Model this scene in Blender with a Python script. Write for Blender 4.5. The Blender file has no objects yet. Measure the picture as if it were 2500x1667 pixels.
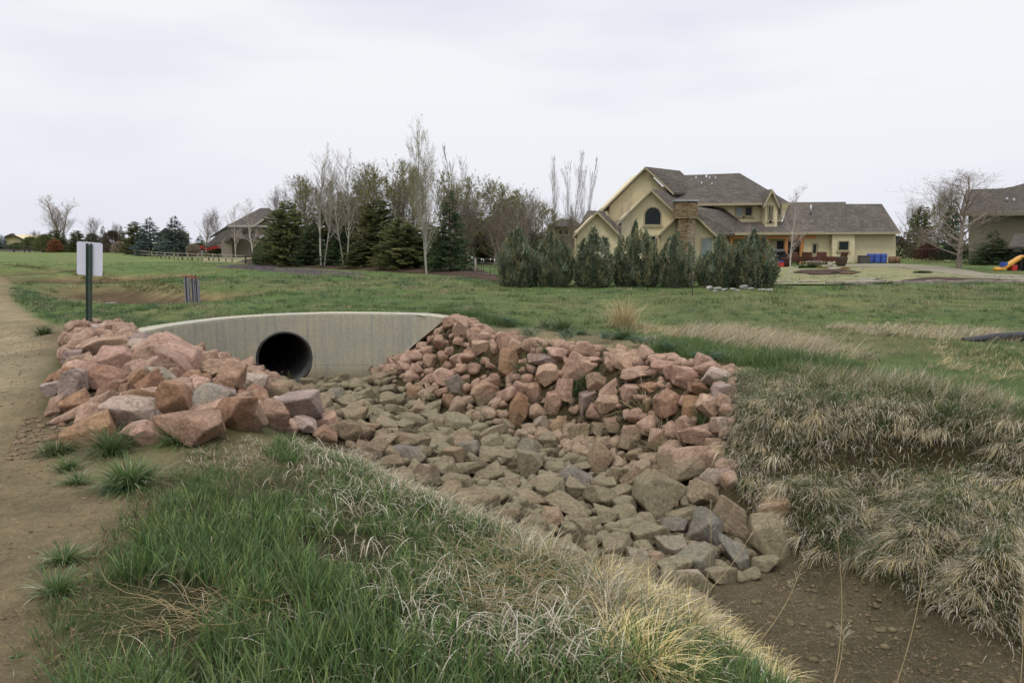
import bpy, bmesh, math, random
import numpy as np
from mathutils import Vector, Matrix, Euler
from mathutils.geometry import delaunay_2d_cdt
R = math.radians
SC = bpy.context.scene
COL = SC.collection
# ------------------------------------------------------------------ camera, sky, sun, exposure
FPX, PITCH, EYE = 1736.0, 7.92, 1.62
cam = bpy.data.cameras.new('camera'); camo = bpy.data.objects.new('camera', cam); COL.objects.link(camo)
cam.sensor_width = 36; cam.lens = 36*FPX/2500; cam.clip_start = 0.05; cam.clip_end = 3000
camo.location = (0, 0, EYE); camo.rotation_euler = (R(90-PITCH), 0, 0)
SC.camera = camo
SUN_EL, SUN_AZ = 58, 215
w = bpy.data.worlds.new('World'); SC.world = w; w.use_nodes = True
nt = w.node_tree; nt.nodes.clear()
def N(nt, t, **k):
    n = nt.nodes.new(t)
    for a, b in k.items(): setattr(n, a, b)
    return n
def L(nt, a, b): nt.links.new(a, b)
def math_n(nt, op, a, b=None, clamp=False):
    n = N(nt, 'ShaderNodeMath', operation=op, use_clamp=clamp)
    for i, v in enumerate((a, b)):
        if v is None: continue
        if hasattr(v, 'is_output'): L(nt, v, n.inputs[i])
        else: n.inputs[i].default_value = v
    return n.outputs[0]
def mixc(nt, f, a, b, blend='MIX'):
    n = N(nt, 'ShaderNodeMix', data_type='RGBA', blend_type=blend)
    for s, v in ((n.inputs[0], f), (n.inputs[6], a), (n.inputs[7], b)):
        if hasattr(v, 'is_output'): L(nt, v, s)
        elif isinstance(v, (int, float)): s.default_value = v
        else: s.default_value = (*v[:3], 1)
    return n.outputs[2]
def ramp(nt, v, p0, p1, c0=(0,0,0), c1=(1,1,1)):
    n = N(nt, 'ShaderNodeValToRGB'); n.color_ramp.elements[0].position = p0; n.color_ramp.elements[1].position = p1
    n.color_ramp.elements[0].color = (*c0, 1); n.color_ramp.elements[1].color = (*c1, 1)
    L(nt, v, n.inputs[0]); return n.outputs[0]
sky = N(nt, 'ShaderNodeTexSky', sky_type='NISHITA', sun_disc=False)
sky.sun_elevation = R(SUN_EL); sky.sun_rotation = R(SUN_AZ)
tc = N(nt, 'ShaderNodeTexCoord'); sep = N(nt, 'ShaderNodeSeparateXYZ'); L(nt, tc.outputs['Generated'], sep.inputs[0])
mp = N(nt, 'ShaderNodeMapping'); mp.inputs['Scale'].default_value = (1.0, 1.0, 4.2); L(nt, tc.outputs['Generated'], mp.inputs[0])
cl = N(nt, 'ShaderNodeTexNoise'); cl.inputs['Scale'].default_value = 1.6; cl.inputs['Detail'].default_value = 4; cl.inputs['Roughness'].default_value = .45
L(nt, mp.outputs[0], cl.inputs[0])
cf = ramp(nt, cl.outputs[0], .38, .60)
ccol = mixc(nt, cf, (7.6, 7.8, 9.0), (9.55, 9.55, 9.85))
el = math_n(nt, 'MAXIMUM', sep.outputs[2], 0.0)
ccol = mixc(nt, ramp(nt, el, .02, .2, (.75,)*3, (0,)*3), ccol, (8.35, 8.45, 9.3))
zen = math_n(nt, 'ADD', 1.0, math_n(nt, 'MULTIPLY', math_n(nt, 'SMOOTH_MIN', math_n(nt, 'MAXIMUM', math_n(nt, 'SUBTRACT', el, .34), 0.0), 1.0), 2.4))
zc = N(nt, 'ShaderNodeVectorMath', operation='SCALE'); L(nt, ccol, zc.inputs[0]); L(nt, zen, zc.inputs['Scale'])
fin = mixc(nt, .93, sky.outputs[0], zc.outputs[0])
bg = N(nt, 'ShaderNodeBackground'); bg.inputs[1].default_value = .1; L(nt, fin, bg.inputs[0])
wo = N(nt, 'ShaderNodeOutputWorld'); L(nt, bg.outputs[0], wo.inputs[0])
sl = bpy.data.lights.new('sun', 'SUN'); sl.energy = 1.3; sl.angle = R(12); sl.color = (1, .97, .92)
so = bpy.data.objects.new('sun', sl); COL.objects.link(so)
so.rotation_euler = (R(90-SUN_EL), 0, R(180-SUN_AZ))
SC.view_settings.view_transform = 'Standard'; SC.view_settings.look = 'None'
SC.view_settings.exposure = 0; SC.view_settings.gamma = 1; SC.view_settings.use_curve_mapping = False
SC.cycles.max_bounces = 6; SC.cycles.transparent_max_bounces = 8
SC.cycles.use_adaptive_sampling = True; SC.cycles.adaptive_threshold = .02
# ------------------------------------------------------------------ pixel helpers (pixels of the 2500 x 1667 photograph)
_p = R(PITCH); CP, SP = math.cos(_p), math.sin(_p)
def ray(px, py):
    a = (px-1250)/FPX; b = (833.5-py)/FPX
    return (a, CP+b*SP, -SP+b*CP)
def at(px, py, Y):
    d = ray(px, py); t = Y/d[1]
    return Vector((d[0]*t, Y, EYE+d[2]*t))
def onz(px, py, z=0.0):
    d = ray(px, py); t = (z-EYE)/d[2]
    return Vector((d[0]*t, d[1]*t, z))
def proj(x, y, z):
    dz = z-EYE; f = y*CP-dz*SP; u = y*SP+dz*CP
    return 1250+FPX*x/f, 833.5-FPX*u/f, f
# ------------------------------------------------------------------ terrain heights
WALL = [onz(340,812,.15), onz(410,797,.17), onz(480,787,.2), onz(545,779,.22), onz(610,773.5,.23), onz(690,769,.24), onz(800,765.5,.25), onz(900,766,.25), onz(1000,768,.24), onz(1050,771,.23), onz(1088,777,.2)]
PTS = []
def cp(px, py, z): v = onz(px, py, z); PTS.append((v.x, v.y, z))
def cw(x, y, z): PTS.append((x, y, z))
# dirt path and near ground
for a in [(-14,-4,0),(0,-4,0),(8,-4,0),(-14,3,0),(-3,1,0),(0,1.6,0),(2,.6,-.05),(5,-2,-.2),(9,-4,-.4),(-14,10,0),(-8,8,0),(-14,20,0),(-30,-4,0),(-30,30,0),(-40,60,0)]: cw(*a)
for a in [(0,1667,0),(200,1667,0),(600,1667,0),(1000,1667,0),(1300,1640,-.02),(1600,1667,-.12),(0,1250,0),(350,1300,0),(700,1400,0),(1000,1450,0),(0,1000,0),(200,1080,0),(430,1100,0),(0,850,0),(100,850,0),(0,760,0),(140,790,.02)]: cp(*a)
# near bank crest then its hidden toe
crest = [(560,1075,-.02),(700,1085,-.12),(860,1120,-.15),(1000,1190,-.15),(1150,1250,-.16),(1300,1330,-.18),(1500,1430,-.25),(1700,1545,-.32),(1850,1667,-.42)]
for a in crest: cp(*a)
cw(1.75,2.3,-.5); cw(2.6,1.2,-.6); cw(4.0,-.6,-.7); cw(6.5,-4,-.8)
NT = []
for (a, b, z) in crest[1:]:
    v = onz(a, b, z); k = .85 if a > 900 else 1.0
    NT.append((v.x+.72*k, v.y+.78*k, -1.22 if a > 900 else -.95))
for q in NT: cw(*q)
cw(2.6,3.2,-1.4); cw(3.6,2.0,-1.42); cw(5.2,0,-1.45); cw(8,-4,-1.5)
# channel floor
for a in [(700,955,-1.1),(760,945,-1.12),(830,930,-1.1),(900,925,-1.02),(850,985,-1.1),(1000,1010,-1.15),(780,1010,-1.0),(1150,1060,-1.18),(1000,1080,-1.12),(1300,1120,-1.2),(1150,1130,-1.18),(1450,1180,-1.24),(1350,1230,-1.22),(1600,1260,-1.28),(1550,1330,-1.26),(1750,1330,-1.32),(1750,1430,-1.34),(2000,1420,-1.38),(2000,1667,-1.42),(2300,1560,-1.42),(2500,1667,-1.44)]: cp(*a)
cw(4.6,2.6,-1.45); cw(6.4,1.0,-1.45); cw(10,-4,-1.5)
# far toe
for a in [(960,895,-.78),(1100,955,-1.0),(1230,1010,-1.1),(1380,1060,-1.15),(1550,1130,-1.2),(1700,1220,-1.25),(1850,1300,-1.3),(1960,1350,-1.34),(2100,1395,-1.36),(2300,1475,-1.4),(2500,1560,-1.42)]: cp(*a)
cw(5.6,4.0,-1.44); cw(7.6,2.4,-1.45); cw(12,-2,-1.5)
# mid-slope on the right bank: bare ledge
for a in [(1850,1000,-.24),(1950,1000,-.2),(2100,1005,-.17),(2250,1015,-.15),(2400,1035,-.15),(2500,1060,-.15)]: cp(*a)
for a in [(1800,1140,-.78),(1900,1150,-.80),(2050,1150,-.76),(2250,1150,-.70),(2400,1170,-.68),(2500,1210,-.68)]: cp(*a)
for a in [(1900,1200,-.86),(2000,1225,-.82),(2100,1245,-.78),(2250,1275,-.75),(2400,1315,-.73),(2500,1345,-.73)]: cp(*a)
# far crest
fc = [(1095,800,.05),(1180,830,-.02),(1300,852,-.04),(1450,866,-.04),(1600,892,-.06),(1740,918,-.08),(1850,930,-.07),(2000,938,-.06),(2200,948,-.05),(2400,965,-.05),(2500,985,-.05)]
for a in fc: cp(*a)
cw(6.6,5.6,-.1); cw(9,4.2,-.1); cw(14,0,-.2); cw(20,-4,-.2)
for a in [(1150,760,.08),(1300,780,.03),(1500,800,.0),(1800,850,.0),(2100,870,.0),(2500,900,.02),(1300,720,.03),(2500,800,.0)]: cp(*a)
cw(40,-4,0); cw(40,60,0); cw(0,60,0); cw(30,20,0); cw(14,12,0)
for a in [(700,700,.06),(1000,700,.04),(1600,700,.0),(2200,700,.0),(600,660,.0),(1100,660,.0)]: cp(*a)
# rock mound on the left
for a in [(205,815,.12),(300,830,.2),(250,900,.2),(420,868,.2),(350,930,.2),(470,930,.02),(170,930,.04),(180,1010,.0),(330,1030,.08),(450,1050,.04),(560,960,-.2),(620,990,-.32),(700,1010,-.62),(620,935,-.62),(560,900,-.35),(660,955,-.95)]: cp(*a)
# upstream ditch behind the crossing
for a in [(0,672,.03),(100,688,.05),(200,715,.08),(290,738,.1),(400,742,.12),(520,735,.15)]: cp(*a)
for a in [(0,645,.0),(150,665,.0),(300,688,.0),(420,695,.02),(520,700,.04)]: cp(*a)
def mid(p, q, z, t=.5):
    a = onz(*p, 0); b = onz(*q, 0); cw(a.x+(b.x-a.x)*t, a.y+(b.y-a.y)*t, z)
for p, q in (((0,672),(0,645)), ((100,688),(150,665)), ((200,715),(300,688)), ((290,738),(420,695)), ((400,742),(500,700))):
    mid(p, q, -.95, .45); mid(p, q, -.9, .7)
mid((450,738),(500,700),-.1,.5)
cw(-22,30,0); cw(-26,44,-.0)
# both sides of the headwall: the step in the ground hides inside the concrete
WN = []
for i, v in enumerate(WALL):
    a = WALL[max(i-1,0)]; b = WALL[min(i+1,len(WALL)-1)]
    t = Vector((b.x-a.x, b.y-a.y, 0)).normalized(); WN.append(Vector((-t.y, t.x, 0)))
base = [-.05,-.1,-.3,-.55,-.85,-1.1,-1.12,-1.05,-.65,-.35,-.05]
for v, n, zb in zip(WALL, WN, base):
    f = v+n*.12; b = v+n*.29
    cw(f.x, f.y, zb); cw(b.x, b.y, v.z-.03)
    g = v+n*1.2; cw(g.x, g.y, v.z+.0)
    h = v-n*.25; cw(h.x, h.y, zb)
GX0, GX1, GY0, GY1, GS = -30.0, 40.0, -4.0, 60.0, .08
gx = np.arange(GX0, GX1+1e-6, GS); gy = np.arange(GY0, GY1+1e-6, GS)
ZG = np.zeros((len(gy), len(gx)))
P2 = [Vector((a, b)) for a, b, c in PTS]; Pz = [c for a, b, c in PTS]
ov, oe, of, ovo, _, _ = delaunay_2d_cdt(P2, [], [], 0, 1e-4)
oz = [Pz[o[0]] for o in ovo]
for tri in of:
    (x0,y0),(x1,y1),(x2,y2) = [ov[i] for i in tri]; z0,z1,z2 = [oz[i] for i in tri]
    i0 = max(0, int((min(x0,x1,x2)-GX0)/GS)); i1 = min(len(gx)-1, int((max(x0,x1,x2)-GX0)/GS)+1)
    j0 = max(0, int((min(y0,y1,y2)-GY0)/GS)); j1 = min(len(gy)-1, int((max(y0,y1,y2)-GY0)/GS)+1)
    if i1 < i0 or j1 < j0: continue
    XX, YY = np.meshgrid(gx[i0:i1+1], gy[j0:j1+1])
    d = (y1-y2)*(x0-x2)+(x2-x1)*(y0-y2)
    if abs(d) < 1e-12: continue
    l0 = ((y1-y2)*(XX-x2)+(x2-x1)*(YY-y2))/d; l1 = ((y2-y0)*(XX-x2)+(x0-x2)*(YY-y2))/d; l2 = 1-l0-l1
    m = (l0 > -1e-6) & (l1 > -1e-6) & (l2 > -1e-6)
    sub = ZG[j0:j1+1, i0:i1+1]; sub[m] = (l0*z0+l1*z1+l2*z2)[m]
XXg, YYg = np.meshgrid(gx, gy)
wd = np.full(XXg.shape, 99.0)
for a, b in zip(WALL[:-1], WALL[1:]):
    ax, ay = a.x, a.y; bx, by = b.x-ax, b.y-ay; ll = bx*bx+by*by
    t = np.clip(((XXg-ax)*bx+(YYg-ay)*by)/ll, 0, 1)
    wd = np.minimum(wd, np.hypot(XXg-ax-t*bx, YYg-ay-t*by))
def blur(Z, r):
    k = 2*r+1
    for ax in (0, 1):
        pad = [(0,0),(0,0)]; pad[ax] = (r+1, r)
        c = np.cumsum(np.pad(Z, pad, mode='edge'), axis=ax)
        Z = (c[k:, :]-c[:-k, :])/k if ax == 0 else (c[:, k:]-c[:, :-k])/k
    return Z
ZB = blur(blur(ZG, 2), 1)
ZW = blur(blur(blur(ZG, 7), 7), 5)
ZB = np.where((YYg > 17), ZW, ZB)
ZG = np.where(wd < .75, ZG, ZB)
def gauss_noise(shape, cell, seed):
    r = np.random.RandomState(seed); h, wd_ = shape
    g = r.randn(h//cell+3, wd_//cell+3)
    yy = np.arange(h)/cell; xx = np.arange(wd_)/cell
    y0 = yy.astype(int); x0 = xx.astype(int); fy = (yy-y0)[:, None]; fx = (xx-x0)[None, :]
    fy = fy*fy*(3-2*fy); fx = fx*fx*(3-2*fx)
    return (g[y0][:, x0]*(1-fy)*(1-fx)+g[y0+1][:, x0]*fy*(1-fx)+g[y0][:, x0+1]*(1-fy)*fx+g[y0+1][:, x0+1]*fy*fx)
NZ1 = gauss_noise(ZG.shape, 14, 1); NZ2 = gauss_noise(ZG.shape, 4, 2); NZ3 = gauss_noise(ZG.shape, 40, 3)
ZG = ZG + np.clip((wd-.4), 0, 1)*(NZ1*.014+NZ2*.007)
def hz(x, y):
    x = np.asarray(x, float); y = np.asarray(y, float)
    u = np.clip((x-GX0)/GS, 0, len(gx)-1.001); v = np.clip((y-GY0)/GS, 0, len(gy)-1.001)
    i = u.astype(int); j = v.astype(int); fu = u-i; fv = v-j
    z = ZG[j,i]*(1-fu)*(1-fv)+ZG[j,i+1]*fu*(1-fv)+ZG[j+1,i]*(1-fu)*fv+ZG[j+1,i+1]*fu*fv
    ins = (x > GX0) & (x < GX1) & (y > GY0) & (y < GY1)
    return np.where(ins, z, 0.0)
def noise_at(F, x, y):
    i = np.clip(((np.asarray(x)-GX0)/GS).astype(int), 0, len(gx)-1); j = np.clip(((np.asarray(y)-GY0)/GS).astype(int), 0, len(gy)-1)
    return F[j, i]
def ground(px, py, lift=0.0):
    """where the view ray through a photo pixel meets the terrain"""
    d = ray(px, py); ts = np.linspace(1.5, 90, 6000)
    z = EYE+d[2]*ts; h = hz(d[0]*ts, d[1]*ts)+lift
    k = np.argmax(z < h)
    if z[k] >= h[k]: k = len(ts)-1
    t = ts[k]; return Vector((d[0]*t, d[1]*t, float(EYE+d[2]*t)))
def inpoly(x, y, poly):
    x = np.asarray(x); y = np.asarray(y); c = np.zeros(x.shape, bool); n = len(poly)
    for i in range(n):
        x0, y0 = poly[i][:2]; x1, y1 = poly[(i+1)%n][:2]
        if y0 == y1: continue
        m = ((y0 > y) != (y1 > y)) & (x < (x1-x0)*(y-y0)/(y1-y0)+x0)
        c ^= m
    return c
def gp(pts): return [tuple(ground(*q))[:2] if len(q) == 2 else tuple(q[1:]) for q in pts]
# ------------------------------------------------------------------ object helpers
def tag(o, label=None, cat=None, group=None, kind=None):
    if label: o['label'] = label
    if cat: o['category'] = cat
    if group: o['group'] = group
    if kind: o['kind'] = kind
    return o
def link(name, me, parent=None):
    o = bpy.data.objects.new(name, me); COL.objects.link(o)
    if parent is not None: o.parent = parent
    return o
def empty(name, loc=(0,0,0), rz=0):
    o = bpy.data.objects.new(name, None); COL.objects.link(o); o.location = loc; o.rotation_euler = (0,0,rz)
    o.empty_display_size = .2
    return o
def rawmesh(name, V, F, mat, col=None, smooth=False):
    """V (n,3) array, F (m,k) array of equal-size faces or a list of such arrays"""
    me = bpy.data.meshes.new(name); V = np.asarray(V, np.float32)
    Fs = [np.asarray(f, np.int32) for f in (F if isinstance(F, list) else [F]) if len(f)]
    me.vertices.add(len(V)); me.vertices.foreach_set('co', V.ravel())
    nl = sum(f.size for f in Fs); npoly = sum(len(f) for f in Fs)
    me.loops.add(nl); me.loops.foreach_set('vertex_index', np.concatenate([f.ravel() for f in Fs]))
    sizes = np.concatenate([np.full(len(f), f.shape[1], np.int32) for f in Fs])
    st = np.concatenate([[0], np.cumsum(sizes)[:-1]]).astype(np.int32)
    me.polygons.add(npoly); me.polygons.foreach_set('loop_start', st)
    if smooth: me.polygons.foreach_set('use_smooth', np.ones(npoly, bool))
    me.update(calc_edges=True)
    if col is not None:
        a = me.color_attributes.new('col', 'FLOAT_COLOR', 'POINT')
        c = np.ones((len(V), 4), np.float32); c[:, :3] = col; a.data.foreach_set('color', c.ravel())
    if mat: me.materials.append(mat)
    return me
class MB:
    """collects simple shapes into one mesh"""
    def __init__(s): s.bm = bmesh.new()
    def box(s, x0, x1, y0, y1, z0, z1, bevel=0):
        vs = [s.bm.verts.new(p) for p in ((x0,y0,z0),(x1,y0,z0),(x1,y1,z0),(x0,y1,z0),(x0,y0,z1),(x1,y0,z1),(x1,y1,z1),(x0,y1,z1))]
        fs = [s.bm.faces.new([vs[i] for i in q]) for q in ((0,3,2,1),(4,5,6,7),(0,1,5,4),(1,2,6,5),(2,3,7,6),(3,0,4,7))]
        if bevel:
            es = list({e for f in fs for e in f.edges}); bmesh.ops.bevel(s.bm, geom=es, offset=bevel, segments=2, affect='EDGES')
        return s
    def prism(s, pts, vec):
        """polygon pts extruded along vec"""
        vec = Vector(vec); n = len(pts)
        a = [s.bm.verts.new(Vector(p)) for p in pts]; b = [s.bm.verts.new(Vector(p)+vec) for p in pts]
        s.bm.faces.new(a); s.bm.faces.new(b[::-1])
        for i in range(n): s.bm.faces.new([a[i], b[i], b[(i+1)%n], a[(i+1)%n]])
        return s
    def tube(s, p0, p1, r0, r1=None, n=8, cap=True):
        r1 = r0 if r1 is None else r1; p0 = Vector(p0); p1 = Vector(p1); d = (p1-p0)
        q = d.to_track_quat('Z', 'Y') if d.length > 1e-9 else Euler((0,0,0)).to_quaternion()
        A = [s.bm.verts.new(p0+q@Vector((math.cos(2*math.pi*i/n)*r0, math.sin(2*math.pi*i/n)*r0, 0))) for i in range(n)]
        B = [s.bm.verts.new(p1+q@Vector((math.cos(2*math.pi*i/n)*r1, math.sin(2*math.pi*i/n)*r1, 0))) for i in range(n)]
        for i in range(n): f = s.bm.faces.new([A[i], A[(i+1)%n], B[(i+1)%n], B[i]]); f.smooth = n > 5
        if cap: s.bm.faces.new(A[::-1]); s.bm.faces.new(B)
        return s
    def lathe(s, prof, c=(0,0,0), n=20):
        rings = []
        for r, z in prof: rings.append([s.bm.verts.new((c[0]+r*math.cos(2*math.pi*i/n), c[1]+r*math.sin(2*math.pi*i/n), c[2]+z)) for i in range(n)])
        for a, b in zip(rings[:-1], rings[1:]):
            for i in range(n): f = s.bm.faces.new([a[i], a[(i+1)%n], b[(i+1)%n], b[i]]); f.smooth = True
        s.bm.faces.new(rings[0][::-1]); s.bm.faces.new(rings[-1]); return s
    def build(s, name, mat, parent=None, bevel=0):
        bmesh.ops.recalc_face_normals(s.bm, faces=s.bm.faces[:])
        me = bpy.data.meshes.new(name); s.bm.to_mesh(me); s.bm.free(); me.materials.append(mat)
        o = link(name, me, parent)
        return o
def dup(root, loc, rz=None, scale=None):
    """copy of a thing with its parts and their sub-parts"""
    r = root.copy(); COL.objects.link(r); r.location = loc
    if rz is not None: r.rotation_euler = (0, 0, rz)
    if scale is not None: r.scale = scale if hasattr(scale, '__len__') else (scale,)*3
    for ch in list(root.children):
        c = ch.copy(); COL.objects.link(c); c.parent = r
        for g in list(ch.children):
            d = g.copy(); COL.objects.link(d); d.parent = c
    return r
# ------------------------------------------------------------------ materials
def srgb(r, g, b):
    f = lambda c: ((c/255+.055)/1.055)**2.4 if c/255 > .04045 else c/255/12.92
    return (f(r), f(g), f(b))
def newmat(name, rough=.8, spec=.3):
    m = bpy.data.materials.new(name); m.use_nodes = True; t = m.node_tree
    b = t.nodes['Principled BSDF']; b.inputs['Roughness'].default_value = rough
    b.inputs['Specular IOR Level'].default_value = spec
    return m, t, b
def noise(t, scale, detail=4, rough=.55, vec=None, dim='3D'):
    n = N(t, 'ShaderNodeTexNoise', noise_dimensions=dim); n.inputs['Scale'].default_value = scale; n.inputs['Detail'].default_value = detail; n.inputs['Roughness'].default_value = rough
    if vec is not None: L(t, vec, n.inputs['Vector'])
    return n
def bump(t, h, strength, dist, b, prev=None):
    n = N(t, 'ShaderNodeBump'); n.inputs['Strength'].default_value = strength; n.inputs['Distance'].default_value = dist
    L(t, h, n.inputs['Height'])
    if prev is not None: L(t, prev, n.inputs['Normal'])
    if b is not None: L(t, n.outputs[0], b.inputs['Normal'])
    return n.outputs[0]
def simple(name, c, c2=None, scale=6, rough=.7, spec=.3, bs=.2, bd=.01, metal=0, world=False, stretch=None):
    m, t, b = newmat(name, rough, spec); b.inputs['Metallic'].default_value = metal
    tcn = N(t, 'ShaderNodeTexCoord'); vec = tcn.outputs['Object']
    if world: vec = N(t, 'ShaderNodeNewGeometry').outputs['Position']
    if stretch: mpn = N(t, 'ShaderNodeMapping'); mpn.inputs['Scale'].default_value = stretch; L(t, vec, mpn.inputs[0]); vec = mpn.outputs[0]
    n = noise(t, scale, 5, .6, vec); c2 = c2 or tuple(x*.75 for x in c)
    L(t, mixc(t, ramp(t, n.outputs[0], .3, .7), c, c2), b.inputs['Base Color'])
    if bs: bump(t, n.outputs[0], bs, bd, b)
    return m
# ------------------------------------------------------------------ shared materials
M = {}
def attr_mat(name, rough=.65, transl=.25, spec=.2, vary=.25):
    """colour comes from the mesh's own per-leaf colours"""
    m, t, b = newmat(name, rough, spec)
    a = N(t, 'ShaderNodeAttribute', attribute_name='col')
    g = N(t, 'ShaderNodeNewGeometry'); n = noise(t, 30, 2, .5, g.outputs['Position'])
    c = mixc(t, 1.0, a.outputs['Color'], ramp(t, n.outputs[0], .25, .75, (1-vary,)*3, (1+vary,)*3), 'MULTIPLY')
    L(t, c, b.inputs['Base Color'])
    if transl:
        tr = N(t, 'ShaderNodeBsdfTranslucent'); L(t, c, tr.inputs[0]); mx = N(t, 'ShaderNodeMixShader'); mx.inputs[0].default_value = transl
        L(t, b.outputs[0], mx.inputs[1]); L(t, tr.outputs[0], mx.inputs[2]); L(t, mx.outputs[0], t.nodes['Material Output'].inputs[0])
    return m
M['grass'] = attr_mat('grass_blades', .55, .3, .25)
M['leaf'] = attr_mat('leaves', .7, .35, .15)
M['bark'] = attr_mat('bark', .85, 0, .15, .3)
def ground_mat():
    m, t, b = newmat('ground_surface', .95, .1)
    a = N(t, 'ShaderNodeAttribute', attribute_name='col'); pos = N(t, 'ShaderNodeNewGeometry').outputs['Position']
    n1 = noise(t, 1.3, 6, .6, pos); n2 = noise(t, 14, 7, .78, pos); n3 = noise(t, 90, 4, .75, pos); n4 = noise(t, .16, 4, .5, pos)
    c = mixc(t, 1.0, a.outputs['Color'], ramp(t, n1.outputs[0], .3, .7, (.72,.74,.7), (1.25,1.22,1.2)), 'MULTIPLY')
    c = mixc(t, 1.0, c, ramp(t, n2.outputs[0], .3, .72, (.68,.68,.66), (1.3,1.28,1.24)), 'MULTIPLY')
    c = mixc(t, 1.0, c, ramp(t, n3.outputs[0], .32, .68, (.72,.72,.7), (1.26,1.25,1.22)), 'MULTIPLY')
    c = mixc(t, 1.0, c, ramp(t, n4.outputs[0], .3, .7, (.85,.86,.85), (1.14,1.12,1.05)), 'MULTIPLY')
    vo = N(t, 'ShaderNodeTexVoronoi'); vo.inputs['Scale'].default_value = 38; L(t, pos, vo.inputs['Vector'])
    peb = ramp(t, vo.outputs['Distance'], .12, .22, (1,1,1), (0,0,0))
    sel = N(t, 'ShaderNodeSeparateColor'); L(t, vo.outputs['Color'], sel.inputs[0])
    pm = math_n(t, 'MULTIPLY', peb, math_n(t, 'GREATER_THAN', sel.outputs[0], .72))
    c = mixc(t, math_n(t, 'MULTIPLY', pm, .55), c, (.42,.37,.3))
    L(t, c, b.inputs['Base Color'])
    h = math_n(t, 'ADD', n2.outputs[0], math_n(t, 'MULTIPLY', n3.outputs[0], .5)); h = math_n(t, 'ADD', h, math_n(t, 'MULTIPLY', pm, .35))
    bump(t, h, .9, .045, b)
    return m
M['ground'] = ground_mat()
def rock_mat():
    m, t, b = newmat('sandstone', .88, .2)
    oi = N(t, 'ShaderNodeObjectInfo'); tcn = N(t, 'ShaderNodeTexCoord'); pos = N(t, 'ShaderNodeNewGeometry').outputs['Position']
    off = N(t, 'ShaderNodeVectorMath', operation='ADD'); L(t, tcn.outputs['Object'], off.inputs[0])
    rv = N(t, 'ShaderNodeCombineXYZ'); s = math_n(t, 'MULTIPLY', oi.outputs['Random'], 90.0); L(t, s, rv.inputs[0]); L(t, s, rv.inputs[1]); L(t, rv.outputs[0], off.inputs[1])
    v = off.outputs[0]
    n1 = noise(t, 4, 6, .62, v); n2 = noise(t, 26, 6, .7, v); n3 = noise(t, 120, 3, .6, v)
    mpn = N(t, 'ShaderNodeMapping'); mpn.inputs['Scale'].default_value = (2.0, 3.0, 16); mpn.inputs['Rotation'].default_value = (.5, .3, 0); L(t, v, mpn.inputs[0])
    st = noise(t, 1.6, 5, .6, mpn.outputs[0])
    c = mixc(t, 1.0, oi.outputs['Color'], ramp(t, n1.outputs[0], .3, .7, (.76,.74,.72), (1.18,1.2,1.2)), 'MULTIPLY')
    c = mixc(t, 1.0, c, ramp(t, n2.outputs[0], .3, .7, (.70,.70,.70), (1.25,1.25,1.25)), 'MULTIPLY')
    c = mixc(t, 1.0, c, ramp(t, st.outputs[0], .35, .65, (.92,.91,.9), (1.06,1.06,1.06)), 'MULTIPLY')
    # pale scuffs and quartz streaks
    n5 = noise(t, 5.5, 8, .75, v); sc_ = math_n(t, 'MULTIPLY', ramp(t, n5.outputs[0], .58, .7), .45)
    c = mixc(t, sc_, c, (.46,.39,.34))
    # rusty patches
    n6 = noise(t, 2.6, 3, .5, v); c = mixc(t, math_n(t, 'MULTIPLY', ramp(t, n6.outputs[0], .55, .75), .35), c, (.3,.15,.07))
    # dried silt: a coat whose share is the object colour's alpha, thicker low down
    sp = N(t, 'ShaderNodeSeparateXYZ'); L(t, pos, sp.inputs[0])
    lv = math_n(t, 'ADD', math_n(t, 'MULTIPLY', math_n(t, 'SUBTRACT', -.80, sp.outputs[2]), 5.0), math_n(t, 'MULTIPLY', math_n(t, 'SUBTRACT', n1.outputs[0], .5), 2.2))
    lv = math_n(t, 'MULTIPLY', math_n(t, 'ADD', lv, .35, True), math_n(t, 'SUBTRACT', 1.0, oi.outputs['Alpha']), True)
    silt = mixc(t, ramp(t, n2.outputs[0], .3, .7), srgb(116,111,86), srgb(146,140,112))
    silt = mixc(t, math_n(t, 'MULTIPLY', ramp(t, n1.outputs[0], .4, .7), .35), silt, srgb(120,104,86))
    lvf = math_n(t, 'MULTIPLY', lv, math_n(t, 'ADD', .55, math_n(t, 'MULTIPLY', oi.outputs['Random'], .33)))
    c = mixc(t, lvf, c, silt)
    L(t, c, b.inputs['Base Color'])
    vr = N(t, 'ShaderNodeTexVoronoi', feature='DISTANCE_TO_EDGE'); vr.inputs['Scale'].default_value = 7; vd = N(t, 'ShaderNodeVectorMath', operation='ADD'); L(t, v, vd.inputs[0]); L(t, n1.outputs['Color'], vd.inputs[1]); L(t, vd.outputs[0], vr.inputs['Vector'])
    crk = ramp(t, vr.outputs['Distance'], 0.0, .05)
    h = math_n(t, 'ADD', math_n(t, 'MULTIPLY', n2.outputs[0], 1.0), math_n(t, 'MULTIPLY', n3.outputs[0], .25)); h = math_n(t, 'ADD', h, math_n(t, 'MULTIPLY', st.outputs[0], .35))
    h = math_n(t, 'ADD', h, math_n(t, 'MULTIPLY', crk, .22)); h = math_n(t, 'ADD', h, math_n(t, 'MULTIPLY', n1.outputs[0], .6)); bump(t, h, .95, .03, b)
    return m
M['rock'] = rock_mat()
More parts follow.
